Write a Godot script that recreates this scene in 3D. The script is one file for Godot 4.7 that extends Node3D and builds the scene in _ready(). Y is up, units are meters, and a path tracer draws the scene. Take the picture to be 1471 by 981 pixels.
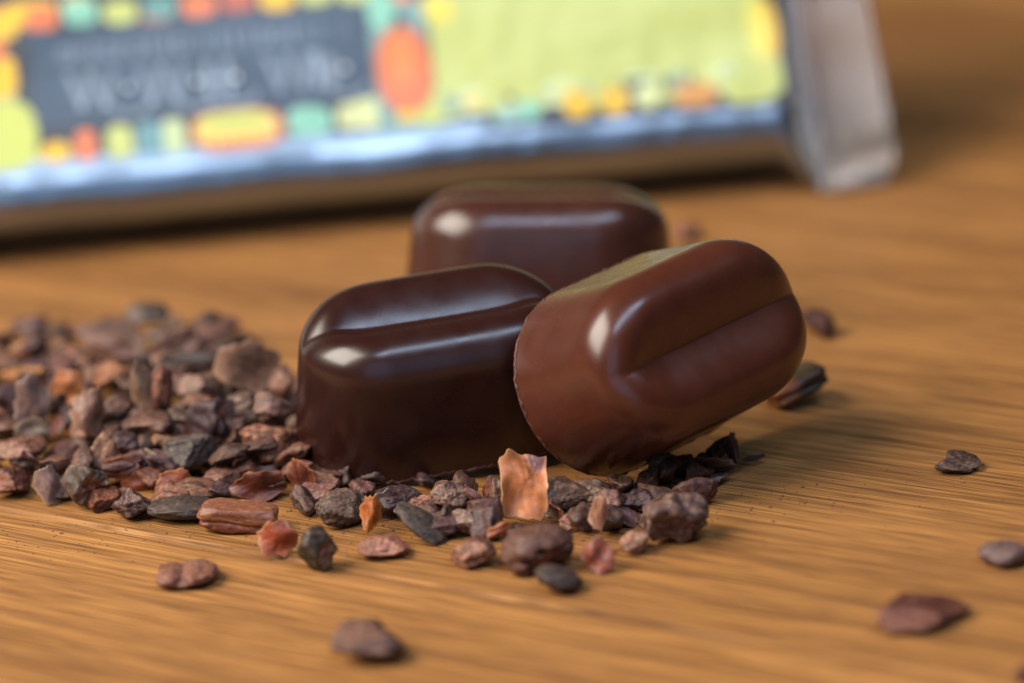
extends Node3D
# Three chocolate bonbons on a wooden table beside a heap of cocoa nibs, a wrapped bar leaning behind them.
# All lengths in the builders are millimetres; MM turns them into metres.
const MM := 0.001
var taken := {}
var ico := {}
var noise := FastNoiseLite.new()
var M := {}
var P := {}


func _ready() -> void:
	# ---- camera
	var cam := Camera3D.new()
	cam.name = "camera"
	var pitch := deg_to_rad(20.0)
	var roll := deg_to_rad(3.5)
	var fwd := Vector3(0, -sin(pitch), -cos(pitch))
	var up0 := Vector3.RIGHT.cross(fwd)
	var rt := Vector3.RIGHT * cos(roll) - up0 * sin(roll)
	var up := up0 * cos(roll) + Vector3.RIGHT * sin(roll)
	add_child(cam)
	cam.transform = Transform3D(Basis(rt, up, -fwd), Vector3(1.022, 147.727, 357.005) * MM)
	cam.keep_aspect = Camera3D.KEEP_HEIGHT
	var lens := CameraAttributesPhysical.new()
	lens.frustum_focal_length = 172.3
	lens.frustum_focus_distance = 0.380
	lens.exposure_aperture = 13.8
	cam.attributes = lens
	cam.fov = 11.60
	cam.near = 0.02
	cam.far = 20.0
	cam.current = true
	# ---- surroundings: a dim room
	var e := Environment.new()
	e.background_mode = Environment.BG_COLOR
	e.background_color = Color(0.25, 0.23, 0.21)
	e.background_energy_multiplier = 1.0
	e.tonemap_mode = Environment.TONE_MAPPER_LINEAR
	e.tonemap_exposure = 1.06
	e.sdfgi_enabled = true
	e.ssao_enabled = true
	e.ssil_enabled = true
	var we := WorldEnvironment.new()
	we.name = "environment"
	we.environment = e
	add_child(we)
	# ---- window light
	area("window_light_left", Vector3(-0.58, 0.58, 0.12), Vector3(0, 0.0, 0), Vector2(0.64, 0.54), Color(1.0, 0.96, 0.90), 1.62)
	area("window_light_above", Vector3(0.25, 1.0, 0.36), Vector3(0, 0, 0), Vector2(0.90, 0.15), Color(0.80, 0.88, 1.0), 0.72)
	area("window_light_front", Vector3(-0.10, 0.56, 1.35), Vector3(-0.10, 0.56, 0.0), Vector2(0.95, 0.95), Color(0.62, 0.82, 1.0), 0.29)
	setup()
	table()
	bonbons()
	wrapped_bar()
	heap()
	crumbs()


func area(called: String, at: Vector3, to: Vector3, size: Vector2, c: Color, energy: float) -> void:
	var l := AreaLight3D.new()
	l.name = called
	l.area_size = size
	l.light_color = c
	l.light_energy = energy
	l.area_range = 6.0
	l.area_attenuation = 2.0
	l.shadow_enabled = true
	add_child(l)
	var z := (at - to).normalized()
	var x := Vector3.UP.cross(z).normalized()
	l.transform = Transform3D(Basis(x, z.cross(x), z), at)


# ---------------------------------------------------------------- helpers
func numbered(called: String) -> String:
	if not taken.has(called):
		taken[called] = 0
		return called
	taken[called] += 1
	return "%s_%03d" % [called, taken[called]]


func tag(o: Node, label: String, category: String, group := "", kind := "") -> void:
	if label:
		o.set_meta("label", label)
	if category:
		o.set_meta("category", category)
	if group:
		o.set_meta("group", group)
	if kind:
		o.set_meta("kind", kind)


func thing(called: String, label: String, category: String, group := "", kind := "") -> Node3D:
	var o := Node3D.new()
	o.name = numbered(called)
	add_child(o, true)
	tag(o, label, category, group, kind)
	return o


func obj(called: String, mesh: Mesh, mat: Material, parent: Node = null) -> MeshInstance3D:
	var o := MeshInstance3D.new()
	o.name = called if parent else numbered(called)
	o.mesh = mesh
	o.material_override = mat
	(parent if parent else self).add_child(o, true)
	return o


func lin(r: float, g: float, b: float) -> Color:
	return Color(r, g, b).linear_to_srgb()


# v in mm; faces are given counter-clockwise seen from outside and are turned here
func build(v: PackedVector3Array, f: PackedInt32Array, col := PackedColorArray(), uv := PackedVector2Array()) -> ArrayMesh:
	var n := PackedVector3Array()
	n.resize(v.size())
	var idx := PackedInt32Array()
	idx.resize(f.size())
	for i in range(0, f.size(), 3):
		var a := f[i]
		var b := f[i + 1]
		var c := f[i + 2]
		var k := (v[b] - v[a]).cross(v[c] - v[a])
		n[a] += k
		n[b] += k
		n[c] += k
		idx[i] = a
		idx[i + 1] = c
		idx[i + 2] = b
	var w := PackedVector3Array()
	w.resize(v.size())
	for i in v.size():
		n[i] = n[i].normalized() if n[i].length_squared() > 0.0 else Vector3.UP
		w[i] = v[i] * MM
	var s := []
	s.resize(Mesh.ARRAY_MAX)
	s[Mesh.ARRAY_VERTEX] = w
	s[Mesh.ARRAY_NORMAL] = n
	s[Mesh.ARRAY_INDEX] = idx
	if col.size():
		s[Mesh.ARRAY_COLOR] = col
	if uv.size():
		s[Mesh.ARRAY_TEX_UV] = uv
	var m := ArrayMesh.new()
	m.add_surface_from_arrays(Mesh.PRIMITIVE_TRIANGLES, s)
	return m


func grid_faces(f: PackedInt32Array, rows: int, cols: int, closed: bool, first := 0, flip := false) -> void:
	for i in rows - 1:
		for j in (cols if closed else cols - 1):
			var a := first + i * cols + j
			var b := first + i * cols + (j + 1) % cols
			var c := a + cols
			var d := b + cols
			if flip:
				f.append_array([a, d, b, a, c, d])
			else:
				f.append_array([a, b, d, a, d, c])


func gray_noise(w: int, h: int, freq: float, sd: int, octaves := 4, ridged := false) -> Image:
	var g := FastNoiseLite.new()
	g.seed = sd
	g.frequency = freq
	g.noise_type = FastNoiseLite.TYPE_SIMPLEX_SMOOTH
	g.fractal_type = FastNoiseLite.FRACTAL_RIDGED if ridged else FastNoiseLite.FRACTAL_FBM
	g.fractal_octaves = octaves
	var im := g.get_seamless_image(w, h)
	im.convert(Image.FORMAT_L8)
	return im


func std(r: float, g: float, b: float, rough: float, metal := 0.0) -> StandardMaterial3D:
	var m := StandardMaterial3D.new()
	m.albedo_color = lin(r, g, b)
	m.roughness = rough
	m.metallic = metal
	return m


func setup() -> void:
	noise.noise_type = FastNoiseLite.TYPE_SIMPLEX_SMOOTH
	noise.frequency = 1.0
	noise.fractal_type = FastNoiseLite.FRACTAL_NONE
	# nib surface
	var rough_im := gray_noise(512, 512, 0.035, 5, 4)
	var mott := gray_noise(512, 512, 0.02, 9, 5)
	var a := mott.get_data()
	for i in a.size():
		a[i] = clampi(int(150.0 + 1.15 * (float(a[i]) - 60.0) * 0.6 + 18.0), 95, 255)
	var mott2 := Image.create_from_data(512, 512, false, Image.FORMAT_L8, a)
	for i in a.size():
		a[i] = clampi(int(215.0 + 0.25 * (float(a[i]) - 170.0)), 150, 255)
	var mott3 := Image.create_from_data(512, 512, false, Image.FORMAT_L8, a)
	for key in ["nib", "husk"]:
		var m := StandardMaterial3D.new()
		m.vertex_color_use_as_albedo = true
		m.albedo_texture = ImageTexture.create_from_image(mott2 if key == "nib" else mott3)
		m.uv1_triplanar = true
		m.uv1_scale = Vector3.ONE * (150.0 if key == "nib" else 110.0)
		m.roughness = 0.60 if key == "nib" else 0.46
		m.metallic_specular = 0.45
		m.heightmap_enabled = true
		m.heightmap_texture = ImageTexture.create_from_image(rough_im)
		m.heightmap_scale = 0.0022 if key == "nib" else 0.0010
		M[key] = m
	M.husk.cull_mode = BaseMaterial3D.CULL_DISABLED
	# base, patch, edge
	P = {
		"terracotta": [Color(0.25, 0.11, 0.072), Color(0.17, 0.045, 0.035), Color(0.50, 0.25, 0.14)],
		"slatebean": [Color(0.062, 0.052, 0.060), Color(0.10, 0.055, 0.045), Color(0.15, 0.11, 0.10)],
		"mauvedark": [Color(0.115, 0.060, 0.062), Color(0.075, 0.035, 0.040), Color(0.30, 0.19, 0.16)],
		"darkred": [Color(0.150, 0.042, 0.028), Color(0.10, 0.030, 0.025), Color(0.26, 0.10, 0.055)],
		"darkred2": [Color(0.165, 0.050, 0.030), Color(0.09, 0.030, 0.025), Color(0.36, 0.13, 0.06)],
		"coral": [Color(0.400, 0.110, 0.062), Color(0.30, 0.080, 0.050), Color(0.50, 0.26, 0.15)],
		"blackshell": [Color(0.055, 0.046, 0.040), Color(0.11, 0.090, 0.070), Color(0.26, 0.17, 0.10)],
		"mauve": [Color(0.180, 0.075, 0.070), Color(0.12, 0.050, 0.055), Color(0.34, 0.19, 0.17)],
		"greybrown": [Color(0.190, 0.115, 0.090), Color(0.13, 0.075, 0.060), Color(0.33, 0.22, 0.18)],
		"orange": [Color(0.440, 0.150, 0.045), Color(0.28, 0.085, 0.030), Color(0.55, 0.26, 0.10)],
		"pinkmauve": [Color(0.330, 0.150, 0.120), Color(0.20, 0.075, 0.070), Color(0.46, 0.26, 0.20)],
		"charcoal": [Color(0.075, 0.064, 0.060), Color(0.12, 0.10, 0.09), Color(0.18, 0.15, 0.13)],
		"purpleblack": [Color(0.055, 0.028, 0.034), Color(0.09, 0.045, 0.055), Color(0.20, 0.13, 0.14)],
		"pinkgrey": [Color(0.280, 0.165, 0.140), Color(0.17, 0.080, 0.070), Color(0.42, 0.28, 0.23)],
		"mauvelight": [Color(0.230, 0.140, 0.130), Color(0.15, 0.080, 0.080), Color(0.44, 0.31, 0.27)],
		"rust": [Color(0.300, 0.090, 0.042), Color(0.21, 0.058, 0.032), Color(0.46, 0.20, 0.09)],
		"tanflag": [Color(0.600, 0.235, 0.100), Color(0.50, 0.200, 0.095), Color(0.66, 0.38, 0.22)],
		"brownmauve": [Color(0.150, 0.074, 0.062), Color(0.33, 0.150, 0.120), Color(0.22, 0.12, 0.10)],
		"redmauve": [Color(0.240, 0.085, 0.075), Color(0.36, 0.100, 0.060), Color(0.32, 0.18, 0.16)],
		"pinktan": [Color(0.400, 0.210, 0.150), Color(0.25, 0.115, 0.085), Color(0.52, 0.32, 0.24)],
		"plum": [Color(0.095, 0.042, 0.050), Color(0.15, 0.075, 0.085), Color(0.24, 0.15, 0.16)],
		"blackhusk": [Color(0.045, 0.024, 0.022), Color(0.075, 0.036, 0.032), Color(0.17, 0.095, 0.085)],
		"darkbrown": [Color(0.070, 0.036, 0.028), Color(0.11, 0.055, 0.042), Color(0.18, 0.10, 0.08)],
		"pinkbrown": [Color(0.300, 0.140, 0.105), Color(0.19, 0.080, 0.065), Color(0.43, 0.25, 0.19)],
		"mauvebrown": [Color(0.180, 0.095, 0.080), Color(0.12, 0.058, 0.052), Color(0.29, 0.17, 0.14)],
		"darkchip": [Color(0.130, 0.075, 0.062), Color(0.05, 0.028, 0.026), Color(0.25, 0.16, 0.13)],
		"mauvegrey": [Color(0.200, 0.130, 0.135), Color(0.15, 0.090, 0.095), Color(0.26, 0.18, 0.18)],
		"redbrown": [Color(0.200, 0.070, 0.050), Color(0.12, 0.042, 0.035), Color(0.36, 0.17, 0.12)],
		"darkredmottle": [Color(0.150, 0.055, 0.048), Color(0.07, 0.030, 0.032), Color(0.28, 0.15, 0.12)],
		"blackorange": [Color(0.040, 0.026, 0.020), Color(0.28, 0.100, 0.032), Color(0.08, 0.05, 0.04)],
		"lilac": [Color(0.270, 0.185, 0.185), Color(0.20, 0.130, 0.140), Color(0.42, 0.31, 0.29)],
		"greyshell": [Color(0.080, 0.068, 0.058), Color(0.14, 0.12, 0.10), Color(0.34, 0.19, 0.14)],
		"brownbean": [Color(0.180, 0.085, 0.060), Color(0.26, 0.14, 0.10), Color(0.28, 0.16, 0.12)],
		"bluegrey": [Color(0.095, 0.082, 0.088), Color(0.06, 0.040, 0.045), Color(0.20, 0.17, 0.17)],
		"palestick": [Color(0.420, 0.310, 0.250), Color(0.30, 0.20, 0.16), Color(0.52, 0.42, 0.35)],
		"tan": [Color(0.420, 0.220, 0.130), Color(0.30, 0.13, 0.08), Color(0.52, 0.32, 0.20)],
		"brown": [Color(0.170, 0.080, 0.055), Color(0.11, 0.048, 0.036), Color(0.28, 0.16, 0.12)],
		"blackblue": [Color(0.045, 0.038, 0.042), Color(0.07, 0.060, 0.070), Color(0.12, 0.10, 0.11)],
		"salmon": [Color(0.400, 0.180, 0.125), Color(0.27, 0.105, 0.075), Color(0.52, 0.30, 0.22)],
		"lilacpink": [Color(0.330, 0.185, 0.165), Color(0.18, 0.120, 0.150), Color(0.46, 0.30, 0.26)],
		"tanmauve": [Color(0.380, 0.225, 0.170), Color(0.27, 0.150, 0.115), Color(0.52, 0.34, 0.27)],
		"greytan": [Color(0.280, 0.185, 0.140), Color(0.19, 0.115, 0.090), Color(0.40, 0.28, 0.22)],
		"mauvetan": [Color(0.290, 0.165, 0.135), Color(0.20, 0.105, 0.090), Color(0.42, 0.27, 0.22)],
		"tanorange": [Color(0.580, 0.270, 0.095), Color(0.46, 0.190, 0.070), Color(0.66, 0.37, 0.17)],
		"orangetan": [Color(0.420, 0.180, 0.090), Color(0.30, 0.115, 0.065), Color(0.52, 0.27, 0.16)],
		"olivegrey": [Color(0.160, 0.115, 0.085), Color(0.11, 0.075, 0.060), Color(0.27, 0.19, 0.14)],
	}
	# cocoa is warmer than a first guess
	for key in P:
		var w := 0.80 if key in ["tanflag", "orange", "coral", "tanorange", "terracotta", "orangetan", "palestick"] else 0.76
		for k in 3:
			var c: Color = P[key][k]
			if key in ["charcoal", "slatebean", "bluegrey", "blackblue", "greyshell", "blackshell", "olivegrey", "greytan", "greybrown"]:
				var h := c.get_luminance()
				c = c.lerp(Color(1.35 * h, 0.93 * h, 0.80 * h), 0.55)
			var g := c.get_luminance()
			P[key][k] = Color(maxf(0.0, lerpf(g, c.r, 1.28)) * w, maxf(0.0, lerpf(g, c.g, 1.12)) * w * 0.93, maxf(0.004, lerpf(g, c.b, 1.10)) * w * 0.76)


# ---------------------------------------------------------------- table
func table() -> void:
	var t := thing("table_top", "golden brown oiled wooden table top with fine dark grain", "table", "", "structure")
	var w := 256
	var h := 2048
	# columns run along the grain (640 mm), rows across it (160 mm)
	var fibre := gray_noise(64, h, 0.075, 21, 3)
	fibre.resize(w, h, Image.INTERPOLATE_CUBIC)
	var fibre2 := gray_noise(128, h, 0.22, 22, 2)
	fibre2.resize(w, h, Image.INTERPOLATE_CUBIC)
	var broad := gray_noise(64, h, 0.012, 23, 4)
	broad.resize(w, h, Image.INTERPOLATE_CUBIC)
	var pores := gray_noise(w, h, 0.31, 24, 1)
	var cloud := gray_noise(w, w, 0.012, 25, 4)
	cloud.resize(w, h, Image.INTERPOLATE_CUBIC)
	var f1 := fibre.get_data()
	var f2 := fibre2.get_data()
	var br := broad.get_data()
	var po := pores.get_data()
	var cl := cloud.get_data()
	var colour := PackedByteArray()
	colour.resize(w * h * 3)
	var relief := PackedByteArray()
	relief.resize(w * h)
	var gloss := PackedByteArray()
	gloss.resize(w * h)
	var pale := Color(0.475, 0.222, 0.066)
	var deep := Color(0.185, 0.077, 0.024)
	var dark := Color(0.075, 0.027, 0.010)
	for i in w * h:
		var x := (float(f1[i]) - 128.0) / 128.0
		var y := (float(f2[i]) - 128.0) / 128.0
		var b := (float(br[i]) - 128.0) / 128.0
		var c := (float(cl[i]) - 128.0) / 128.0
		var p := (float(po[i]) - 128.0) / 128.0
		var t0 := clampf(0.46 - 0.28 * x - 1.05 * y - 0.26 * b - 0.24 * c, 0.0, 1.0)
		var q := pale.lerp(deep, t0)
		var pore := smoothstep(0.10, 0.50, p - 0.25 * b - 0.3 * x)
		q = q.lerp(dark, 0.55 * pore).linear_to_srgb()
		colour[i * 3] = int(q.r * 255.0)
		colour[i * 3 + 1] = int(q.g * 255.0)
		colour[i * 3 + 2] = int(q.b * 255.0)
		relief[i] = clampi(int(150.0 + 60.0 * x + 70.0 * y - 110.0 * pore), 0, 255)
		gloss[i] = clampi(int(112.0 - 22.0 * y + 60.0 * pore + 22.0 * c), 0, 255)
	var albedo := ImageTexture.create_from_image(Image.create_from_data(w, h, false, Image.FORMAT_RGB8, colour))
	var bump := ImageTexture.create_from_image(Image.create_from_data(w, h, false, Image.FORMAT_L8, relief))
	var shine := ImageTexture.create_from_image(Image.create_from_data(w, h, false, Image.FORMAT_L8, gloss))
	var tone := [lin(0.86, 0.84, 0.82), lin(0.80, 0.78, 0.76), lin(1.0, 1.0, 1.0), lin(0.94, 0.93, 0.92)]
	var start := -473.0
	for k in 4:
		var m := StandardMaterial3D.new()
		m.albedo_texture = albedo
		m.albedo_color = tone[k]
		m.metallic_specular = 0.34
		m.roughness_texture = shine
		m.roughness_texture_channel = BaseMaterial3D.TEXTURE_CHANNEL_RED
		m.roughness = 1.0
		m.heightmap_enabled = true
		m.heightmap_texture = bump
		m.heightmap_scale = 0.013
		m.uv1_offset = Vector3(0.37 * k, 0.29 * k, 0)
		var o := obj("board", board_mesh(1500.0, 249.75, 24.0), m, t)
		o.rotation.y = deg_to_rad(-30.0)
		var v := start + 250.0 * k + 125.0
		o.position = Vector3(-sin(deg_to_rad(30.0)) * v, 0, cos(deg_to_rad(30.0)) * v) * MM


# top at y = 0, long side along x, edges eased
func board_mesh(l: float, b: float, t: float) -> ArrayMesh:
	var v := PackedVector3Array()
	var uv := PackedVector2Array()
	var f := PackedInt32Array()
	var c := 0.5
	var prof := [Vector2(-b / 2, -t), Vector2(-b / 2, -c), Vector2(-b / 2 + c * 0.35, -c * 0.3), Vector2(-b / 2 + c, 0), Vector2(b / 2 - c, 0), Vector2(b / 2 - c * 0.35, -c * 0.3), Vector2(b / 2, -c), Vector2(b / 2, -t)]
	for k in prof.size():
		var p: Vector2 = prof[k]
		var q: Vector2 = prof[(k + 1) % prof.size()]
		var at := v.size()
		for e in [[p, -l / 2], [p, l / 2], [q, l / 2], [q, -l / 2]]:
			v.append(Vector3(e[1], e[0].y, e[0].x))
			uv.append(Vector2(e[1] / 640.0, (e[0].x + e[0].y) / 160.0))
		f.append_array([at, at + 2, at + 1, at, at + 3, at + 2])
	for s in [-1.0, 1.0]:
		var at := v.size()
		for p in prof:
			v.append(Vector3(s * l / 2, p.y, p.x))
			uv.append(Vector2(p.y / 320.0, p.x / 320.0))
		for k in range(1, prof.size() - 1):
			f.append_array([at, at + k, at + k + 1] if s < 0 else [at, at + k + 1, at + k])
	return build(v, f, PackedColorArray(), uv)


# ---------------------------------------------------------------- bonbons
const BL := 34.7
const BW := 22.3
const BH := 17.0


func bonbon_profile() -> PackedVector2Array:
	# (inset from the outline, height)
	var p := PackedVector2Array()
	var draft := tan(deg_to_rad(7.0))
	var z0 := BH - 5.0
	for i in 16:
		var t := float(i) / 15.0
		p.append(Vector2(t * z0 * draft, t * z0))
	var d0 := z0 * draft
	var r := 5.55
	var a0 := deg_to_rad(7.0)
	for i in range(1, 19):
		var a := a0 + (deg_to_rad(88.0) - a0) * float(i) / 18.0
		p.append(Vector2(d0 + r * (cos(a0) - cos(a)), z0 + r * (sin(a) - sin(a0))))
	var last := p[p.size() - 1]
	for i in range(1, 27):
		var t := float(i) / 26.0
		p.append(Vector2(lerpf(last.x, BW / 2.0, t), last.y + (BH - last.y) * (1.0 - (1.0 - t) * (1.0 - t))))
	return p


func bonbon_outline(inset: float) -> PackedVector3Array:
	var out := PackedVector3Array()
	var r := BW / 2.0 - inset
	var a := (BL - BW) / 2.0
	for i in 40:
		out.append(Vector3(lerpf(-a, a, float(i) / 40.0), 0, r))
	for i in 56:
		var t := PI / 2.0 - PI * float(i) / 56.0
		out.append(Vector3(a + r * cos(t), 0, r * sin(t)))
	for i in 40:
		out.append(Vector3(lerpf(a, -a, float(i) / 40.0), 0, -r))
	for i in 56:
		var t := -PI / 2.0 - PI * float(i) / 56.0
		out.append(Vector3(-a + r * cos(t), 0, r * sin(t)))
	return out


func bonbon_mesh(sd: float, near_end: float, far_end: float) -> ArrayMesh:
	var v := PackedVector3Array()
	var f := PackedInt32Array()
	var c := PackedColorArray()
	var prof := bonbon_profile()
	var cols := 192
	var reach := BL / 2.0
	for p in prof:
		for q in bonbon_outline(p.x):
			var w := Vector3(q.x, p.y, q.z)
			var top := smoothstep(BH - 6.0, BH - 0.3, p.y)
			var ends := 1.0 - (near_end * smoothstep(-reach + 10.0, -reach + 1.5, q.x) + far_end * smoothstep(reach - 10.0, reach - 1.5, q.x))
			var across := absf(q.z)
			w.y -= top * ends * (2.45 * pow(maxf(0.0, 1.0 - across / 8.6), 2.3))
			w += Vector3(noise.get_noise_3d(w.x * 0.09, w.y * 0.09, w.z * 0.09 + sd), noise.get_noise_3d(w.x * 0.07 + sd, w.y * 0.07, w.z * 0.07 + 40.0), noise.get_noise_3d(w.x * 0.08, w.y * 0.08 + sd, w.z * 0.08 - 30.0)) * 0.08
			if p.y < 0.8:
				w.y += noise.get_noise_2d(q.x * 0.9 + sd, q.z * 0.9) * 0.08
			v.append(w)
			var scuff := smoothstep(0.9, 0.0, p.y) * clampf(0.6 + 1.2 * noise.get_noise_3d(w.x * 1.1, w.y * 1.1, w.z * 1.1 + sd), 0.0, 1.0)
			c.append(Color(1, 1, 1).lerp(Color(3.2, 3.0, 2.8), scuff * 0.55))
	grid_faces(f, prof.size(), cols, true, 0, true)
	# flat base, a little hollow
	var base := v.size()
	for k in 3:
		for q in bonbon_outline([0.0, 0.7, 5.0][k]):
			v.append(Vector3(q.x, [0.0, 0.0, 0.25][k], q.z))
			c.append(Color(1.3, 1.25, 1.2))
	grid_faces(f, 3, cols, true, base, false)
	var mid := v.size()
	v.append(Vector3(0, 0.3, 0))
	c.append(Color(1.3, 1.25, 1.2))
	for j in cols:
		f.append_array([mid, base + 2 * cols + j, base + 2 * cols + (j + 1) % cols])
	return build(v, f, c)


# the thin rough lip that the mould leaves round the base
func bonbon_lip(sd: float) -> ArrayMesh:
	var v := PackedVector3Array()
	var f := PackedInt32Array()
	var c := PackedColorArray()
	var line := PackedVector3Array()
	var a := (BL - BW) / 2.0
	var r := BW / 2.0
	var n := 420
	var total := 4.0 * a + TAU * r
	for i in n:
		var s := total * float(i) / n
		if s < 2.0 * a:
			line.append(Vector3(-a + s, 0, r))
		elif s < 2.0 * a + PI * r:
			var t := PI / 2.0 - (s - 2.0 * a) / r
			line.append(Vector3(a + r * cos(t), 0, r * sin(t)))
		elif s < 4.0 * a + PI * r:
			line.append(Vector3(a - (s - 2.0 * a - PI * r), 0, -r))
		else:
			var t := -PI / 2.0 - (s - 4.0 * a - PI * r) / r
			line.append(Vector3(-a + r * cos(t), 0, r * sin(t)))
	for i in n:
		var p := line[i]
		var side := (line[(i + 1) % n] - line[(i + n - 1) % n]).normalized().cross(Vector3.UP)
		if side.dot(p) < 0:
			side = -side
		var g := 0.10 + 0.14 * noise.get_noise_2d(p.x * 0.5 + sd, p.z * 0.5) + 0.07 * noise.get_noise_2d(p.x * 2.1 + sd, p.z * 2.1)
		g = maxf(g, 0.04)
		var h := 0.42 + 0.22 * noise.get_noise_2d(p.x * 1.3 - sd, p.z * 1.3)
		for k in 8:
			var t := TAU * k / 8.0
			v.append(p + side * (g * cos(t) - 0.03) + Vector3.UP * (h * 0.5 + h * 0.55 * sin(t)))
			var l := 1.0 + 1.3 * clampf(0.5 + noise.get_noise_3d(p.x * 2.3, t, p.z * 2.3 + sd), 0.0, 1.0)
			c.append(Color(l * 1.05, l, l * 0.95))
	for i in n:
		for k in 8:
			var q := i * 8 + k
			var w := i * 8 + (k + 1) % 8
			var e := ((i + 1) % n) * 8 + k
			var g := ((i + 1) % n) * 8 + (k + 1) % 8
			f.append_array([q, g, w, q, e, g])
	return build(v, f, c)


func bonbon(label: String, at: Vector3, turn: Vector3, sd: float, near_end: float, far_end: float, mat: Material, size := 1.0) -> void:
	var t := thing("bonbon", label, "bonbon", "bonbons on the table")
	t.position = at * MM
	t.rotation = turn
	t.scale = Vector3.ONE * size
	obj("chocolate_shell", bonbon_mesh(sd, near_end, far_end), mat, t)
	obj("base_lip", bonbon_lip(sd), M.lip, t)


func bonbons() -> void:
	var dust := gray_noise(512, 512, 0.008, 61, 3)
	var d := dust.get_data()
	for i in d.size():
		d[i] = clampi(int(72.0 + 0.14 * (float(d[i]) - 128.0)), 0, 255)
	var rough := Image.create_from_data(512, 512, false, Image.FORMAT_L8, d)
	var m := StandardMaterial3D.new()
	m.vertex_color_use_as_albedo = true
	var sp := gray_noise(512, 512, 0.09, 63, 2).get_data()
	var bl := gray_noise(512, 512, 0.012, 64, 4).get_data()
	for i in sp.size():
		sp[i] = clampi(int(182.0 + 0.08 * (float(bl[i]) - 128.0) + (50.0 * smoothstep(232.0, 250.0, float(sp[i])))), 0, 255)
	m.albedo_texture = ImageTexture.create_from_image(Image.create_from_data(512, 512, false, Image.FORMAT_L8, sp))
	m.roughness = 1.0
	m.roughness_texture = ImageTexture.create_from_image(rough)
	m.roughness_texture_channel = BaseMaterial3D.TEXTURE_CHANNEL_RED
	m.uv1_triplanar = true
	m.uv1_scale = Vector3.ONE * 45.0
	m.metallic_specular = 0.5
	var half := 2.15  # the texture's mean is that much under white
	m.albedo_color = lin(0.0220 * half, 0.0056 * half, 0.0040 * half)
	M.dark_chocolate = m
	M.milk_chocolate = m.duplicate()
	M.milk_chocolate.albedo_color = lin(0.062 * half, 0.0152 * half, 0.0074 * half)
	M.rear_chocolate = m.duplicate()
	M.rear_chocolate.albedo_color = lin(0.048 * half, 0.0145 * half, 0.0090 * half)
	var l: StandardMaterial3D = M.milk_chocolate.duplicate()
	l.roughness_texture = null
	l.roughness = 0.6
	M.lip = l
	bonbon("dark bonbon standing flat at front left with a groove along its top", Vector3(-7.9, 3.875, -13.3), Vector3(0.261, 0.172, 0.051), 3.0, 0.45, 0.4, M.dark_chocolate)
	bonbon("bonbon tipped on its edge at front right, leaning against the dark flat one", Vector3(15.0, 11.55, -7.6), Vector3(1.094, 0.856, 0.168), 17.0, 0.72, 0.2, M.milk_chocolate)
	bonbon("bonbon behind the other two, out of focus near the wrapped bar", Vector3(4.8, 2.55, -48.3), Vector3(-0.16, -0.001, -0.050), 31.0, 0.5, 0.5, M.rear_chocolate, 1.03)


# ---------------------------------------------------------------- wrapped bar
const BAR_FROM := -109.0
const BAR_TO := 43.5


# cross-section at x: point k of n round the rounded bar, s up the face and out of it (mm)
func bar_section(x: float, n: int) -> PackedVector2Array:
	var e := minf(x - BAR_FROM, BAR_TO - x)
	var full := smoothstep(-1.5, 4.5, e)
	var half_t := lerpf(0.35, 5.5, sqrt(full))
	var lo := lerpf(0.6, 5.3, full)
	var hi := lerpf(84.4, 80.0, full)
	var out := PackedVector2Array()
	var r := half_t
	var straight := hi - lo - 2.0 * r
	var total := 2.0 * straight + TAU * r
	for k in n:
		var q := float(k) / n
		# more points on the round edges
		var arc := 0.22
		if q < 0.28:
			out.append(Vector2(lo + r + straight * q / 0.28, r))
		elif q < 0.28 + arc:
			var t := PI * (q - 0.28) / arc
			out.append(Vector2(hi - r + r * sin(t), r * cos(t)))
		elif q < 0.56 + arc:
			out.append(Vector2(hi - r - straight * (q - 0.28 - arc) / 0.28, -r))
		else:
			var t := PI * (q - 0.56 - arc) / (1.0 - 0.56 - arc)
			out.append(Vector2(lo + r - r * sin(t), -r * cos(t)))
	return out


func crinkle(x: float, s: float, side: float) -> float:
	return 0.30 * noise.get_noise_3d(x * 0.035, s * 0.06, side) + 0.09 * noise.get_noise_3d(x * 0.14, s * 0.10, side + 9.0) - 0.12 * absf(noise.get_noise_3d(x * 0.12, s * 0.1, side + 20.0))


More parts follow.
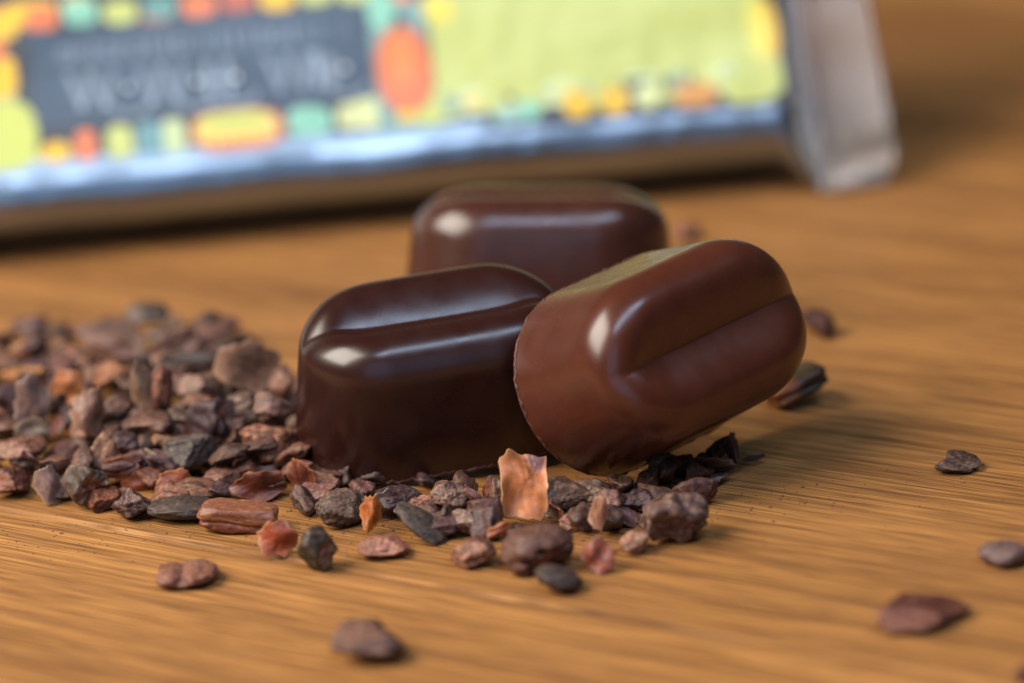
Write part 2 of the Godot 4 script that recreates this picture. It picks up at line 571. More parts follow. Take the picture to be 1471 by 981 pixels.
func wrapped_bar() -> void:
	var t := thing("chocolate_bar", "chocolate bar in colourful printed foil wrapper leaning back behind the bonbons", "chocolate bar")
	var yaw := deg_to_rad(6.4)
	var lean := deg_to_rad(35.0)
	var ex := Vector3(cos(yaw), 0, -sin(yaw))
	var toward := Vector3(sin(yaw), 0, cos(yaw))
	var es := Vector3.UP * cos(lean) - toward * sin(lean)
	t.transform = Transform3D(Basis(ex, es, ex.cross(es)), Vector3(2.004, 0.1, -98.157) * MM)
	var foil := std(0.31, 0.36, 0.42, 0.30, 1.0)
	var crimp := std(0.36, 0.32, 0.30, 0.32, 0.8)
	crimp.transparency = BaseMaterial3D.TRANSPARENCY_ALPHA
	crimp.albedo_color.a = 0.46
	# body
	var v := PackedVector3Array()
	var f := PackedInt32Array()
	var n := 120
	var rows := 200
	for i in rows:
		var x := lerpf(BAR_FROM - 1.4, BAR_TO + 1.4, float(i) / (rows - 1))
		var sec := bar_section(x, n)
		for k in n:
			var p := sec[k]
			var out := crinkle(x, p.x, signf(p.y) * 3.0)
			v.append(Vector3(x, p.x + 0.4 * out * (1.0 if p.x > 40.0 else -1.0) * smoothstep(4.0, 5.5, 5.5 - absf(p.y) + 4.0), p.y + out * clampf(p.y / 5.5, -1.0, 1.0)))
	grid_faces(f, rows, n, true, 0, true)
	obj("foil_wrapper", build(v, f), foil, t)
	for s in [[BAR_TO + 0.8, 1.0], [BAR_FROM - 0.8, -1.0]]:
		obj("crimped_end", fin_mesh(s[0], s[1]), crimp, t)
	# printed front: follows the foil 0.12 mm above it
	v = PackedVector3Array()
	f = PackedInt32Array()
	var uv := PackedVector2Array()
	var cols := 220
	var rws := 70
	for j in rws:
		for i in cols:
			var x := lerpf(-104.0, 41.6, float(i) / (cols - 1))
			var s := lerpf(12.0, 72.0, float(j) / (rws - 1))
			v.append(Vector3(x, s, 5.5 + crinkle(x, s, 3.0) + 0.12))
			uv.append(Vector2(float(i) / (cols - 1), 1.0 - float(j) / (rws - 1)))
	grid_faces(f, rws, cols, false, 0, false)
	var m := StandardMaterial3D.new()
	m.albedo_texture = ImageTexture.create_from_image(bar_print())
	m.albedo_color = lin(0.86, 0.86, 0.86)
	m.roughness = 0.38
	m.metallic_specular = 0.5
	var o := obj("printed_front", build(v, f, PackedColorArray(), uv), m, t)
	o.set_meta("label", "colourful printed front with a slate lettered panel and a pale yellow text field")


func fin_mesh(x0: float, dir: float) -> ArrayMesh:
	var v := PackedVector3Array()
	var f := PackedInt32Array()
	var cols := 90
	var rows := 60
	for side in [1.0, -1.0]:
		for j in rows:
			for i in cols:
				var u := float(i) / (cols - 1)
				var s := lerpf(0.3, 84.6, float(j) / (rows - 1))
				var tip := 12.0 - 2.6 * pow(maxf(0.0, 1.0 - s / 4.5), 2.0) + 0.25 * noise.get_noise_1d(s * 0.4) + (0.45 if j % 2 == 0 else 0.0) * smoothstep(0.9, 1.0, u)
				var x := u * tip
				var wave := 0.36 * sin(x * TAU / 1.25) * smoothstep(0.06, 0.2, u)
				var curl := 1.6 * u * u * sin(s * 0.11 + 0.6) + 1.8 * u * noise.get_noise_2d(s * 0.06, 3.0 * dir)
				v.append(Vector3(x0 + dir * x, s, wave + curl + side * 0.12))
	var at := rows * cols
	grid_faces(f, rows, cols, false, 0, dir < 0)
	grid_faces(f, rows, cols, false, at, dir > 0)
	# close the rim
	for j in rows - 1:
		var a := j * cols + cols - 1
		f.append_array([a, at + a, at + a + cols, a, at + a + cols, a + cols] if dir > 0 else [a, at + a + cols, at + a, a, a + cols, at + a + cols])
	for i in cols - 1:
		var a := i
		f.append_array([a, at + a, at + a + 1, a, at + a + 1, a + 1] if dir > 0 else [a, at + a + 1, at + a, a, a + 1, at + a + 1])
		var b := (rows - 1) * cols + i
		f.append_array([b, at + b + 1, at + b, b, b + 1, at + b + 1] if dir > 0 else [b, at + b, at + b + 1, b, at + b + 1, b + 1])
	return build(v, f)


# ---- the print, drawn in millimetres of the bar's face
var pic: Image
const PX := 7.0


func mmx(x: float) -> float:
	return (x + 104.0) * PX


func mms(s: float) -> float:
	return (72.0 - s) * PX


func ellipse(x: float, s: float, rx: float, rs: float, c: Color, power := 2.0) -> void:
	var y0 := maxi(0, int(mms(s + rs)))
	var y1 := mini(pic.get_height() - 1, int(mms(s - rs)))
	for y in range(y0, y1 + 1):
		var k := absf((mms(s) - y) / (rs * PX))
		if k < 1.0:
			var half := rx * PX * pow(1.0 - pow(k, power), 1.0 / power)
			pic.fill_rect(Rect2i(int(mmx(x) - half), y, maxi(1, int(2.0 * half)), 1), c)


func box(x0: float, s0: float, x1: float, s1: float, c: Color) -> void:
	pic.fill_rect(Rect2i(int(mmx(x0)), int(mms(s1)), maxi(1, int((x1 - x0) * PX)), maxi(1, int((s1 - s0) * PX))), c)


func stroke(x0: float, s0: float, x1: float, s1: float, w: float, c: Color) -> void:
	var d := maxi(2, int(Vector2(x1 - x0, s1 - s0).length() * PX * 1.3))
	for i in d + 1:
		var t := float(i) / d
		var x := lerpf(x0, x1, t)
		var s := lerpf(s0, s1, t)
		box(x - w / 2, s - w / 2, x + w / 2, s + w / 2, c)


func ring(x: float, s: float, r: float, w: float, c: Color, from := 0.0, to := TAU) -> void:
	var d := int(r * PX * (to - from) * 1.4)
	for i in d:
		var t := lerpf(from, to, float(i) / d)
		box(x + r * cos(t) - w / 2, s + r * sin(t) - w / 2, x + r * cos(t) + w / 2, s + r * sin(t) + w / 2, c)


func bar_print() -> Image:
	pic = Image.create(1024, 416, false, Image.FORMAT_RGB8)
	var ink := lin(0.045, 0.045, 0.050)
	var slate := lin(0.055, 0.085, 0.130)
	var line := lin(0.035, 0.050, 0.075)
	var light := lin(0.36, 0.45, 0.56)
	var mid := lin(0.24, 0.30, 0.37)
	var lemon := lin(0.54, 0.61, 0.13)
	var pale := lin(0.57, 0.63, 0.18)
	var amber := lin(0.85, 0.52, 0.02)
	var orange := lin(0.78, 0.20, 0.06)
	var mint := lin(0.26, 0.60, 0.44)
	var sky := lin(0.34, 0.50, 0.70)
	var brick := lin(0.50, 0.12, 0.06)
	pic.fill(ink)
	# patchwork of coloured shapes round the panel
	var rng := RandomNumberGenerator.new()
	rng.seed = 8
	var set1 := [orange, mint, lemon, amber, brick, lin(0.62, 0.66, 0.30), lin(0.20, 0.38, 0.36)]
	for k in 150:
		var c: Color = set1[rng.randi() % set1.size()]
		ellipse(rng.randf_range(-104, 42), rng.randf_range(33, 72), rng.randf_range(1.5, 4.2), rng.randf_range(1.2, 3.2), c, [2.0, 4.0, 1.3][k % 3])
	for k in 40:
		var c: Color = set1[rng.randi() % set1.size()]
		ellipse(rng.randf_range(-104, -67), rng.randf_range(14, 36), rng.randf_range(1.5, 4.0), rng.randf_range(1.2, 3.2), c, [2.0, 4.0][k % 2])
	# bottom edge of the wrapper is bare foil blue on the left
	box(-104, 12.0, -2.0, 14.2, sky)
	# lower row of figures under the panel
	ellipse(-69.5, 18.5, 4.6, 5.2, lemon, 2.6)
	ellipse(-62.6, 15.4, 2.2, 1.5, amber)
	ellipse(-58.4, 16.0, 1.5, 2.3, orange, 3.0)
	ellipse(-53.6, 16.0, 1.9, 2.5, pale, 3.0)
	ellipse(-49.4, 16.2, 2.0, 2.4, lin(0.15, 0.33, 0.36), 3.0)
	ellipse(-46.0, 16.2, 1.7, 2.6, lin(0.55, 0.66, 0.34), 3.0)
	ellipse(-37.0, 16.2, 6.8, 3.0, brick, 3.0)
	ellipse(-37.2, 16.5, 5.8, 2.5, lin(0.86, 0.66, 0.16), 3.0)
	ellipse(-37.4, 17.4, 4.6, 1.2, lemon, 2.4)
	for k in 6:
		ellipse(-41.0 + 1.6 * k, 14.3, 0.6, 0.8, orange)
	ellipse(-26.8, 16.6, 3.2, 2.2, mint, 3.0)
	ellipse(-21.0, 16.8, 2.0, 2.0, lin(0.62, 0.66, 0.30))
	ellipse(-18.2, 17.2, 2.1, 2.5, lin(0.66, 0.72, 0.34), 3.0)
	# top row above the panel
	for k in 9:
		ellipse(-63.0 + 5.6 * k, 35.2 + 0.3 * (k % 2), 2.5, 1.7, [orange, mint, pale, lin(0.14, 0.33, 0.30), orange, brick, amber, pale, pale][k], 3.0)
	# the lettered panel
	box(-65.2, 19.0, -17.0, 33.4, slate)
	box(-63.4, 27.2, -18.6, 27.5, line)
	box(-63.4, 31.6, -18.6, 31.9, line)
	box(-63.4, 20.6, -18.6, 20.9, line)
	box(-63.4, 20.6, -63.1, 31.9, line)
	box(-18.9, 20.6, -18.6, 31.9, line)
	# small upper lettering: narrow pale strokes
	var at := -60.8
	var word := 0
	while at < -21.5:
		var kind := rng.randi() % 5
		var g := 1.25
		if word == 9 or word == 18:
			at += 1.6
		word += 1
		if kind == 0:
			stroke(at, 28.1, at + g / 2, 30.9, 0.28, mid)
			stroke(at + g, 28.1, at + g / 2, 30.9, 0.28, mid)
		elif kind == 1:
			stroke(at, 28.1, at, 30.9, 0.3, mid)
			stroke(at + g, 28.1, at + g, 30.9, 0.28, mid)
			stroke(at, 29.5, at + g, 29.5, 0.28, mid)
		elif kind == 2:
			ring(at + 0.65, 29.5, 0.9, 0.3, mid)
		elif kind == 3:
			stroke(at + 0.2, 28.1, at + 0.2, 30.9, 0.3, mid)
			stroke(at + 0.2, 30.8, at + g, 30.0, 0.28, mid)
			stroke(at + g, 30.0, at + 0.2, 29.3, 0.28, mid)
		else:
			stroke(at + 0.6, 28.1, at + 0.6, 30.9, 0.5, mid)
		at += 2.05
	# large letters W o W o H o W I O o, in outline and bands
	var base := 21.0
	var tall := 5.6
	for x in [-60.0, -50.0, -32.0]:
		ring(x + 3.0, 24.0, 3.3, 0.22, line)
		for k in 3:
			var o := 0.55 * k
			for q in [[0.0, 1.6], [3.2, 1.6], [3.2, 4.8], [6.4, 4.8]]:
				stroke(x + lerpf(q[0], 3.2, o * 0.12), base + tall - 0.3 * k, x + q[1], base + 0.2 + o, 0.5, light if k < 2 else mid)
	for x in [-51.4, -41.7, -36.2, -20.6]:
		ring(x - 0.3, 24.0, 3.0, 0.22, line)
		ring(x - 0.3, 23.4, 3.5, 0.45, mid, PI * 1.2, PI * 1.8)
		ellipse(x - 0.3, 24.0, 0.45, 0.45, lin(0.85, 0.90, 0.95))
	for q in [[-40.4, 0.8], [-37.6, 0.8]]:
		box(q[0] - 0.4, base, q[0] + q[1] - 0.4, base + tall, light)
	box(-40.4, 23.4, -37.4, 24.2, light)
	box(-25.3, base, -24.3, base + tall, light)
	ellipse(-23.0, 23.8, 1.1, 2.6, mid)
	# cocoa pod beside the panel
	box(-17.0, 13.6, -8.6, 33.0, lin(0.20, 0.36, 0.34))
	ellipse(-14.8, 32.0, 2.2, 3.0, mint)
	ellipse(-9.6, 17.2, 2.6, 3.0, lemon)
	ellipse(-12.4, 29.4, 0.9, 2.4, ink)
	ellipse(-12.5, 22.9, 4.2, 6.6, brick, 2.2)
	ellipse(-12.6, 23.1, 3.7, 6.0, orange, 2.2)
	ellipse(-12.8, 24.6, 2.0, 3.6, lin(0.84, 0.27, 0.07))
	ellipse(-12.9, 16.0, 1.6, 0.9, amber)
	# yellow text field
	box(-8.4, 17.4, 40.2, 33.6, pale)
	ellipse(39.4, 17.4, 2.2, 3.4, pale, 3.0)
	ellipse(40.2, 24.2, 1.8, 4.6, amber, 2.4)
	ellipse(38.8, 24.2, 1.6, 4.4, lin(0.84, 0.78, 0.12), 2.4)
	ellipse(-6.6, 31.6, 2.4, 2.4, lin(0.85, 0.72, 0.10))
	for k in 12:
		ellipse(-7.0 + 4.0 * k, 16.9 + 0.5 * sin(k * 2.1), 2.2, 2.0, pale if k % 3 != 1 else lin(0.66, 0.76, 0.40), 3.0)
	# faint lines of unreadable small print
	for r in 5:
		var x := -5.6 + rng.randf_range(0.0, 3.0)
		while x < 35.0:
			var wl := rng.randf_range(1.6, 5.5)
			box(x, 31.4 - 2.9 * r, x + wl, 32.3 - 2.9 * r, lin(0.50, 0.55, 0.14))
			x += wl + 0.9
	for k in 26:
		var tx := -7.0 + 1.85 * k + rng.randf_range(-0.4, 0.4)
		var th := rng.randf_range(0.4, 1.9)
		ellipse(tx, 17.2, rng.randf_range(0.5, 1.0), th, [pale, pale, ink, lin(0.30, 0.42, 0.30), amber][rng.randi() % 5], 4.0)
	# figures along its lower edge
	ellipse(4.6, 15.2, 1.6, 1.7, mint)
	ellipse(1.4, 14.6, 2.0, 1.4, lin(0.30, 0.52, 0.50))
	ellipse(11.5, 15.4, 2.0, 2.1, amber, 3.0)
	ellipse(16.9, 15.4, 2.0, 2.1, amber, 3.0)
	ellipse(21.6, 15.6, 1.7, 2.0, lin(0.70, 0.76, 0.34))
	ellipse(28.6, 15.2, 3.1, 1.9, lin(0.66, 0.30, 0.05), 3.0)
	ellipse(36.5, 15.6, 4.0, 2.4, pale, 3.0)
	return pic


# ---------------------------------------------------------------- cocoa nibs
func icosphere(level: int) -> Array:
	if ico.has(level):
		return ico[level]
	var g := (1.0 + sqrt(5.0)) / 2.0
	var v := PackedVector3Array([Vector3(-1, g, 0), Vector3(1, g, 0), Vector3(-1, -g, 0), Vector3(1, -g, 0), Vector3(0, -1, g), Vector3(0, 1, g), Vector3(0, -1, -g), Vector3(0, 1, -g), Vector3(g, 0, -1), Vector3(g, 0, 1), Vector3(-g, 0, -1), Vector3(-g, 0, 1)])
	var f := PackedInt32Array([0, 11, 5, 0, 5, 1, 0, 1, 7, 0, 7, 10, 0, 10, 11, 1, 5, 9, 5, 11, 4, 11, 10, 2, 10, 7, 6, 7, 1, 8, 3, 9, 4, 3, 4, 2, 3, 2, 6, 3, 6, 8, 3, 8, 9, 4, 9, 5, 2, 4, 11, 6, 2, 10, 8, 6, 7, 9, 8, 1])
	for i in v.size():
		v[i] = v[i].normalized()
	for l in level:
		var cut := {}
		var out := PackedInt32Array()
		for i in range(0, f.size(), 3):
			var mid := []
			for e in 3:
				var a := f[i + e]
				var b := f[i + (e + 1) % 3]
				var key := mini(a, b) * 100000 + maxi(a, b)
				if not cut.has(key):
					cut[key] = v.size()
					v.append((v[a] + v[b]).normalized())
				mid.append(cut[key])
			out.append_array([f[i], mid[0], mid[2], f[i + 1], mid[1], mid[0], f[i + 2], mid[2], mid[1], mid[0], mid[1], mid[2]])
		f = out
	ico[level] = [v, f]
	return ico[level]


func rand_dir(r: RandomNumberGenerator) -> Vector3:
	var d := Vector3(r.randfn(), r.randfn(), r.randfn())
	return d.normalized() if d.length() > 0.01 else Vector3.UP


func lump(kind: String, sd: int, half: Vector3, pal: String, level: int) -> ArrayMesh:
	var r := RandomNumberGenerator.new()
	r.seed = sd * 77 + 5
	var src: Array = icosphere(level)
	var dirs: PackedVector3Array = src[0]
	var pn := PackedVector3Array()
	var pd := PackedFloat32Array()
	var many := 8
	var near := 0.46
	if kind == "bean" or kind == "fold" or kind == "bigscoop":
		many = 4
		near = 0.86
	elif kind == "block":
		many = 0
	for k in many:
		pn.append(rand_dir(r))
		pd.append(r.randf_range(near, 0.98))
	if kind == "chunk" or kind == "cone":
		# two broken faces that show
		pn.append(Vector3(r.randf_range(-0.6, 0.6), r.randf_range(0.2, 0.8), 0.8).normalized())
		pd.append(r.randf_range(0.55, 0.75))
		pn.append(Vector3(r.randf_range(-0.9, 0.9), r.randf_range(-0.1, 0.9), 0.5).normalized())
		pd.append(r.randf_range(0.6, 0.8))
	pn.append(Vector3.DOWN)
	pd.append(0.86)
	var smooth := kind == "bean" or kind == "bigscoop" or kind == "cup" or kind == "cup2"
	var rough := 0.35 if smooth else (0.4 if kind == "block" else 1.0)
	var grain := 0.9 if kind == "block" else rough
	var off := Vector3(sd * 3.7, sd * 1.9, -sd * 2.3)
	var mean := (half.x + half.y + half.z) / 3.0
	var v := PackedVector3Array()
	v.resize(dirs.size())
	var c := PackedColorArray()
	c.resize(dirs.size())
	var pc: Array = P[pal]
	var fold_n := Vector3(1.0, r.randf_range(-0.2, 0.5), r.randf_range(-0.3, 0.3)).normalized()
	for i in dirs.size():
		var d := dirs[i]
		var r1 := 9.0
		var r2 := 9.0
		var cut := -1
		if kind == "block":
			var q := pow(pow(absf(d.x), 5.0) + pow(absf(d.y), 5.0) + pow(absf(d.z), 5.0), -0.2)
			r1 = minf(q, 1.32)
			r2 = r1 + 0.2
		else:
			r1 = 1.0
			r2 = 1.25
		for k in pn.size():
			var t := pn[k].dot(d)
			if t > 0.05:
				var q := pd[k] / t
				if k < 3 and rough > 0.5:
					q *= 1.0 - 0.20 * smoothstep(0.70, 1.0, t)
				if q < r1:
					r2 = r1
					r1 = q
					cut = k
				elif q < r2:
					r2 = q
		var edge := clampf(1.0 - (r2 - r1) / 0.10, 0.0, 1.0)
		var rad := r1 - 0.035 * edge
		var inner := 0.0
		if kind == "cone":
			var k := smoothstep(-0.75, 1.0, d.y)
			rad *= 1.0
			d = Vector3(d.x * lerpf(1.15, 0.42, k), d.y, d.z * lerpf(1.1, 0.42, k))
		elif kind == "lobed":
			rad *= 0.88 + 0.16 * absf(sin(d.x * 4.3 + 0.9 + 0.7 * d.y)) - 0.10 * smoothstep(0.1, 0.0, absf(d.y + 0.15)) * smoothstep(-0.2, 0.3, d.z)
		elif kind == "block":
			rad *= 1.0 - 0.13 * exp(-pow((d.y + 0.12 + 0.1 * sin(d.x * 4.0)) / 0.13, 2.0)) * smoothstep(-0.2, 0.4, d.z)
		elif kind == "fold":
			rad *= 1.0 - 0.5 * exp(-pow((fold_n.dot(d) + 0.12) / 0.20, 2.0)) * smoothstep(-0.2, 0.5, d.y + 0.5 * d.z)
		elif kind == "bigscoop":
			inner = smoothstep(0.52, 0.70, Vector3(0.45, -0.42, 0.80).normalized().dot(d) + 0.20 * noise.get_noise_3dv(d * 2.4 + off))
			rad *= 1.0 - 0.46 * inner
		elif kind == "cup":
			inner = smoothstep(0.50, 0.80, Vector3(0.62, -0.10, 0.78).normalized().dot(d) + 0.12 * noise.get_noise_3dv(d * 2.2 + off))
			rad *= 1.0 - 0.62 * inner
		elif kind == "cup2":
			inner = smoothstep(0.45, 0.78, Vector3(-0.15, 0.80, 0.60).normalized().dot(d) + 0.12 * noise.get_noise_3dv(d * 2.0 + off))
			rad *= 1.0 - 0.50 * inner
		var n1 := noise.get_noise_3dv(d * 1.3 + off)
		var n2 := noise.get_noise_3dv(d * 3.6 + off)
		var n3 := noise.get_noise_3dv(d * 9.0 + off)
		var n4 := noise.get_noise_3dv(d * 22.0 + off) if level > 3 else 0.0
		var crack := smoothstep(0.10, 0.0, absf(noise.get_noise_3dv(d * 1.7 - off))) * 0.085 * rough
		rad *= 1.0 + (0.07 if kind == "block" else 0.10) * n1 + (1.6 if kind == "block" else 1.0) * rough * (0.034 * n2 + 0.012 * n3 + 0.005 * n4) - crack
		v[i] = Vector3(d.x * half.x, d.y * half.y, d.z * half.z) * rad * 1.13
		var patch := smoothstep(0.0, 0.35, n1 * 0.6 + 0.5 * noise.get_noise_3dv(d * 2.4 - off * 1.3))
		var base: Color = pc[0]
		var col: Color = base.lerp(pc[1], patch * 0.85)
		if kind == "chunk" or kind == "cone" or kind == "lobed":
			# fresh broken faces are paler and pinker than the skin
			var fresh: bool = cut == 0 or cut == 3 or cut == many
			col = col.lerp(pc[2], 0.55 + 0.3 * n2) if fresh else col * (0.72 if cut >= 0 else 0.6)
		if kind == "bigscoop" or kind == "cup" or kind == "cup2":
			var flesh: Color = pc[1] if kind == "bigscoop" else (Color(0.24, 0.085, 0.055) if kind == "cup" else Color(0.36, 0.15, 0.115))
			col = base.lerp(flesh, inner)
			inner = inner * (1.0 - inner) * 4.0
			col = col.lerp(pc[2], inner * 0.8)
		elif kind == "block" and pal == "blackorange":
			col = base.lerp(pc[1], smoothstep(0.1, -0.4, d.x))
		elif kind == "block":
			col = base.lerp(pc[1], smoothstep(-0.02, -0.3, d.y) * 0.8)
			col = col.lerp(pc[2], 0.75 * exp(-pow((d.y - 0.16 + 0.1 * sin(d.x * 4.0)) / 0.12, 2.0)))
		col = col.lerp(pc[2], clampf(edge * (0.42 + 0.6 * n2) + 0.42 * smoothstep(0.15, 0.6, noise.get_noise_3dv(v[i] * 1.7 + off) + 0.4 * n2) * grain, 0.0, 0.9))
		var w := v[i]
		var speck := smoothstep(0.36, 0.62, noise.get_noise_3dv(w * 2.6 - off))
		col = col.lerp(pc[1] * 0.55, speck * 0.6 * grain)
		c[i] = col
	return build(fitted(v, half), src[1], c)


# brings the outline to the wanted half-size
func fitted(v: PackedVector3Array, half: Vector3) -> PackedVector3Array:
	var lo := v[0]
	var hi := v[0]
	for p in v:
		lo = lo.min(p)
		hi = hi.max(p)
	var mid := (lo + hi) / 2.0
	var k := half * 2.0 / (hi - lo)
	for i in v.size():
		v[i] = (v[i] - mid) * k
	return v


# thin bent sheets: flakes, curls, splinters and husks
func sheet(kind: String, sd: int, half: Vector3, pal: String) -> ArrayMesh:
	var r := RandomNumberGenerator.new()
	r.seed = sd * 131 + 7
	var rings := 14
	var cols := 64
	var thick := 0.30
	var bend := 0.30
	var bend2 := r.randf_range(-0.1, 0.15)
	var jag := 0.22
	var square := 3.2
	if kind == "curl":
		bend = 1.1
		thick = 0.26
		jag = 0.3
		square = 2.6
	elif kind == "sliver":
		bend = 0.2
		bend2 = 0.1
		thick = 0.5
		jag = 0.25
	elif kind == "husk":
		bend = 0.25
		bend2 = -1.0
		thick = 0.5
	elif kind == "bigshell":
		bend = 0.75
		bend2 = 0.30
		thick = 0.6
		jag = 0.14
		square = 2.3
	if pal == "tanflag":
		bend = -0.22
		bend2 = 0.10
		jag = 0.10
		square = 5.5
		thick = 0.34
	elif pal == "darkred":
		square = 2.2
		thick = 0.8
		jag = 0.16
	var off := Vector2(sd * 5.1, sd * 2.7)
	# a broken outline: straight-ish edges between corners
	var sides := 5 + r.randi() % 4
	var la := PackedFloat32Array()
	var ld := PackedFloat32Array()
	for k in sides:
		la.append(TAU * (k + r.randf_range(-0.28, 0.28)) / sides)
		ld.append(r.randf_range(0.68, 0.95))
	if pal == "tanflag":
		la = PackedFloat32Array([0.05, 1.45, 2.3, 3.25, 4.62, 5.5])
		ld = PackedFloat32Array([0.88, 0.92, 1.12, 0.86, 0.94, 1.15])
	var pc: Array = P[pal]
	var v := PackedVector3Array()
	var c := PackedColorArray()
	var f := PackedInt32Array()
	var small := minf(half.x, half.y)
	for part in 3:  # front, back, rim
		for i in (rings if part < 2 else 4):
			for j in cols:
				var t := TAU * j / cols
				var u := float(i) / (rings - 1) if part < 2 else 1.0
				var ct := cos(t)
				var st := sin(t)
				var q := pow(pow(absf(ct), square) + pow(absf(st), square), -1.0 / square)
				var out := q * (1.0 + jag * noise.get_noise_2d(ct * 1.6 + off.x, st * 1.6 + off.y) + jag * 0.30 * noise.get_noise_2d(ct * 5.0 + off.x, st * 5.0) + jag * 0.09 * noise.get_noise_2d(ct * 14.0, st * 14.0 + off.y))
				out = 1.3
				for k in sides if pal != "tanflag" else 6:
					var cs := cos(t - la[k])
					if cs > 0.05:
						out = minf(out, ld[k] / cs)
				out = minf(out, 1.2) * (1.0 + 0.5 * jag * noise.get_noise_2d(ct * 2.2 + off.x, st * 2.2 + off.y) + 0.16 * jag * noise.get_noise_2d(ct * 8.0 + off.x, st * 8.0))
				var x := ct * out * u
				var y := st * out * u
				var z := small * (bend * (0.35 - x * x) + bend2 * (0.35 - y * y)) * 0.8
				z += small * (0.26 * noise.get_noise_2d(x * 0.7 + off.y, y * 0.7 + off.x) + 0.018 * noise.get_noise_2d(x * 3.0 + off.y, y * 3.0) + 0.006 * noise.get_noise_2d(x * 11.0, y * 11.0 + off.x))
				if kind == "husk":
					z -= small * 0.5 * exp(-pow((y + 0.1 + 0.15 * x) / 0.14, 2.0))
				var h := thick * (1.0 - 0.35 * u)
				var p := Vector3(x * half.x, y * half.y, z)
				if part == 0:
					p.z += h / 2
				elif part == 1:
					p.z -= h / 2
				else:
					p.z += h * (0.5 - i / 3.0)
					p += Vector3(ct, st, 0) * (0.08 if i == 1 or i == 2 else 0.0)
				v.append(p)
				var n := noise.get_noise_2d(x * 2.2 + off.x * 2.0, y * 2.2)
				var n2 := noise.get_noise_2d(x * 8.0 + off.x, y * 8.0 + off.y)
				var base: Color = pc[0]
				var col: Color = base.lerp(pc[1], smoothstep(-0.1, 0.45, n) * 0.9)
				if part == 2:
					col = pc[2]
				else:
					col = col.lerp(pc[2], clampf(smoothstep(0.82, 1.0, u) * 0.6 + 0.22 * smoothstep(0.3, 0.7, n2), 0.0, 0.85))
				if pal == "tanflag":
					col = col.lerp(Color(0.13, 0.055, 0.06), smoothstep(0.55, 0.2, Vector2(x - 0.55, y - 0.85).length() + 0.25 * n2))
				c.append(col)
	var wide := 0.0
	for p in v:
		wide = maxf(wide, maxf(absf(p.x) / half.x, absf(p.y) / half.y))
	for i in v.size():
		v[i] = Vector3(v[i].x / wide, v[i].y / wide, v[i].z)
	grid_faces(f, rings, cols, true, 0, false)
	grid_faces(f, rings, cols, true, rings * cols, true)
	grid_faces(f, 4, cols, true, 2 * rings * cols, true)
	return build(v, f, c)


func nib(kind: String, sd: int, at: Vector3, half: Vector3, roll: int, yaw: int, pal: String, called: String, label: String) -> void:
	var thin := kind in ["flake", "curl", "sliver", "husk", "bigshell"]
	var level := 4 if at.z > -12.0 and at.z < 26.0 else 3
	var mesh := sheet(kind, sd, half, pal) if thin else lump(kind, sd, half, pal, level)
	var o := obj(called, mesh, M.husk if thin or kind == "block" else M.nib)
	tag(o, label, "cocoa husk" if called == "cocoa_husk" else "cocoa nib", "cocoa nibs and husks on the table")
	var r := RandomNumberGenerator.new()
	r.seed = sd * 19 + 1
	var tilt := -38.0 if pal == "tanflag" else -14.0 if thin else r.randf_range(-8.0, 8.0)
	o.rotation_degrees = Vector3(tilt, yaw, roll)
	place(o, mesh, at, at.y - half.y < 0.15)


# puts it down so that nothing sinks into the wood
func place(o: MeshInstance3D, mesh: ArrayMesh, at: Vector3, on_wood: bool) -> void:
	var low := INF
	var vs: PackedVector3Array = mesh.surface_get_arrays(0)[Mesh.ARRAY_VERTEX]
	for p in vs:
		low = minf(low, (o.basis * p).y)
	o.position = at * MM
	if on_wood or at.y * MM + low < 0.0:
		o.position.y = -low - 0.00005


func filler(sd: int, at: Vector3, pal: String, label: String) -> void:
	var r := RandomNumberGenerator.new()
	r.seed = sd
	var half := Vector3(r.randf_range(1.5, 3.0), r.randf_range(0.7, 1.7), r.randf_range(1.1, 2.2))
	var thin := r.randf() < 0.3
	var mesh := sheet("flake", sd, Vector3(half.x, half.z, 0.5), pal) if thin else lump("chunk", sd, half, pal, 3)
	var o := obj("cocoa_husk" if thin else "cocoa_nib", mesh, M.husk if thin else M.nib)
	tag(o, label, "cocoa husk" if thin else "cocoa nib", label)
	o.rotation_degrees = Vector3(r.randf_range(-75, -15), r.randf_range(0, 360), r.randf_range(-25, 25)) if thin else Vector3(r.randf_range(-35, 35), r.randf_range(0, 360), r.randf_range(-35, 35))
	place(o, mesh, at, at.y < 1.6)


func crumbs() -> void:
	var r := RandomNumberGenerator.new()
	r.seed = 44
	var mesh := lump("chunk", 333, Vector3(0.16, 0.12, 0.14), "pinktan", 1)
	var mm := MultiMesh.new()
	mm.transform_format = MultiMesh.TRANSFORM_3D
	mm.mesh = mesh
	mm.instance_count = 1000
	for i in 1000:
		var p := Vector3(r.randf_range(-62, 32), 0.06, r.randfn(7, 5))
		if i % 3 == 0:
			p = Vector3(r.randfn(2.0, 22.0), 0.06, r.randfn(7.0, 6.0))
		elif i % 3 == 1:
			p = Vector3(r.randfn(6.0, 16.0), 0.06, r.randfn(7.0, 5.0))
		var k := r.randf_range(0.2, 0.6) if i % 9 else r.randf_range(0.6, 1.3)
		mm.set_instance_transform(i, Transform3D(Basis.from_euler(Vector3(r.randf() * TAU, r.randf() * TAU, r.randf() * TAU)).scaled(Vector3(1.5, 0.7, 1.0) * k), p * MM))
	var o := MultiMeshInstance3D.new()
	o.name = "cocoa_crumbs"
	o.multimesh = mm
	o.material_override = M.nib
	add_child(o, true)
	tag(o, "fine cocoa crumbs scattered on the wood round the heap and bonbons", "crumbs", "", "stuff")


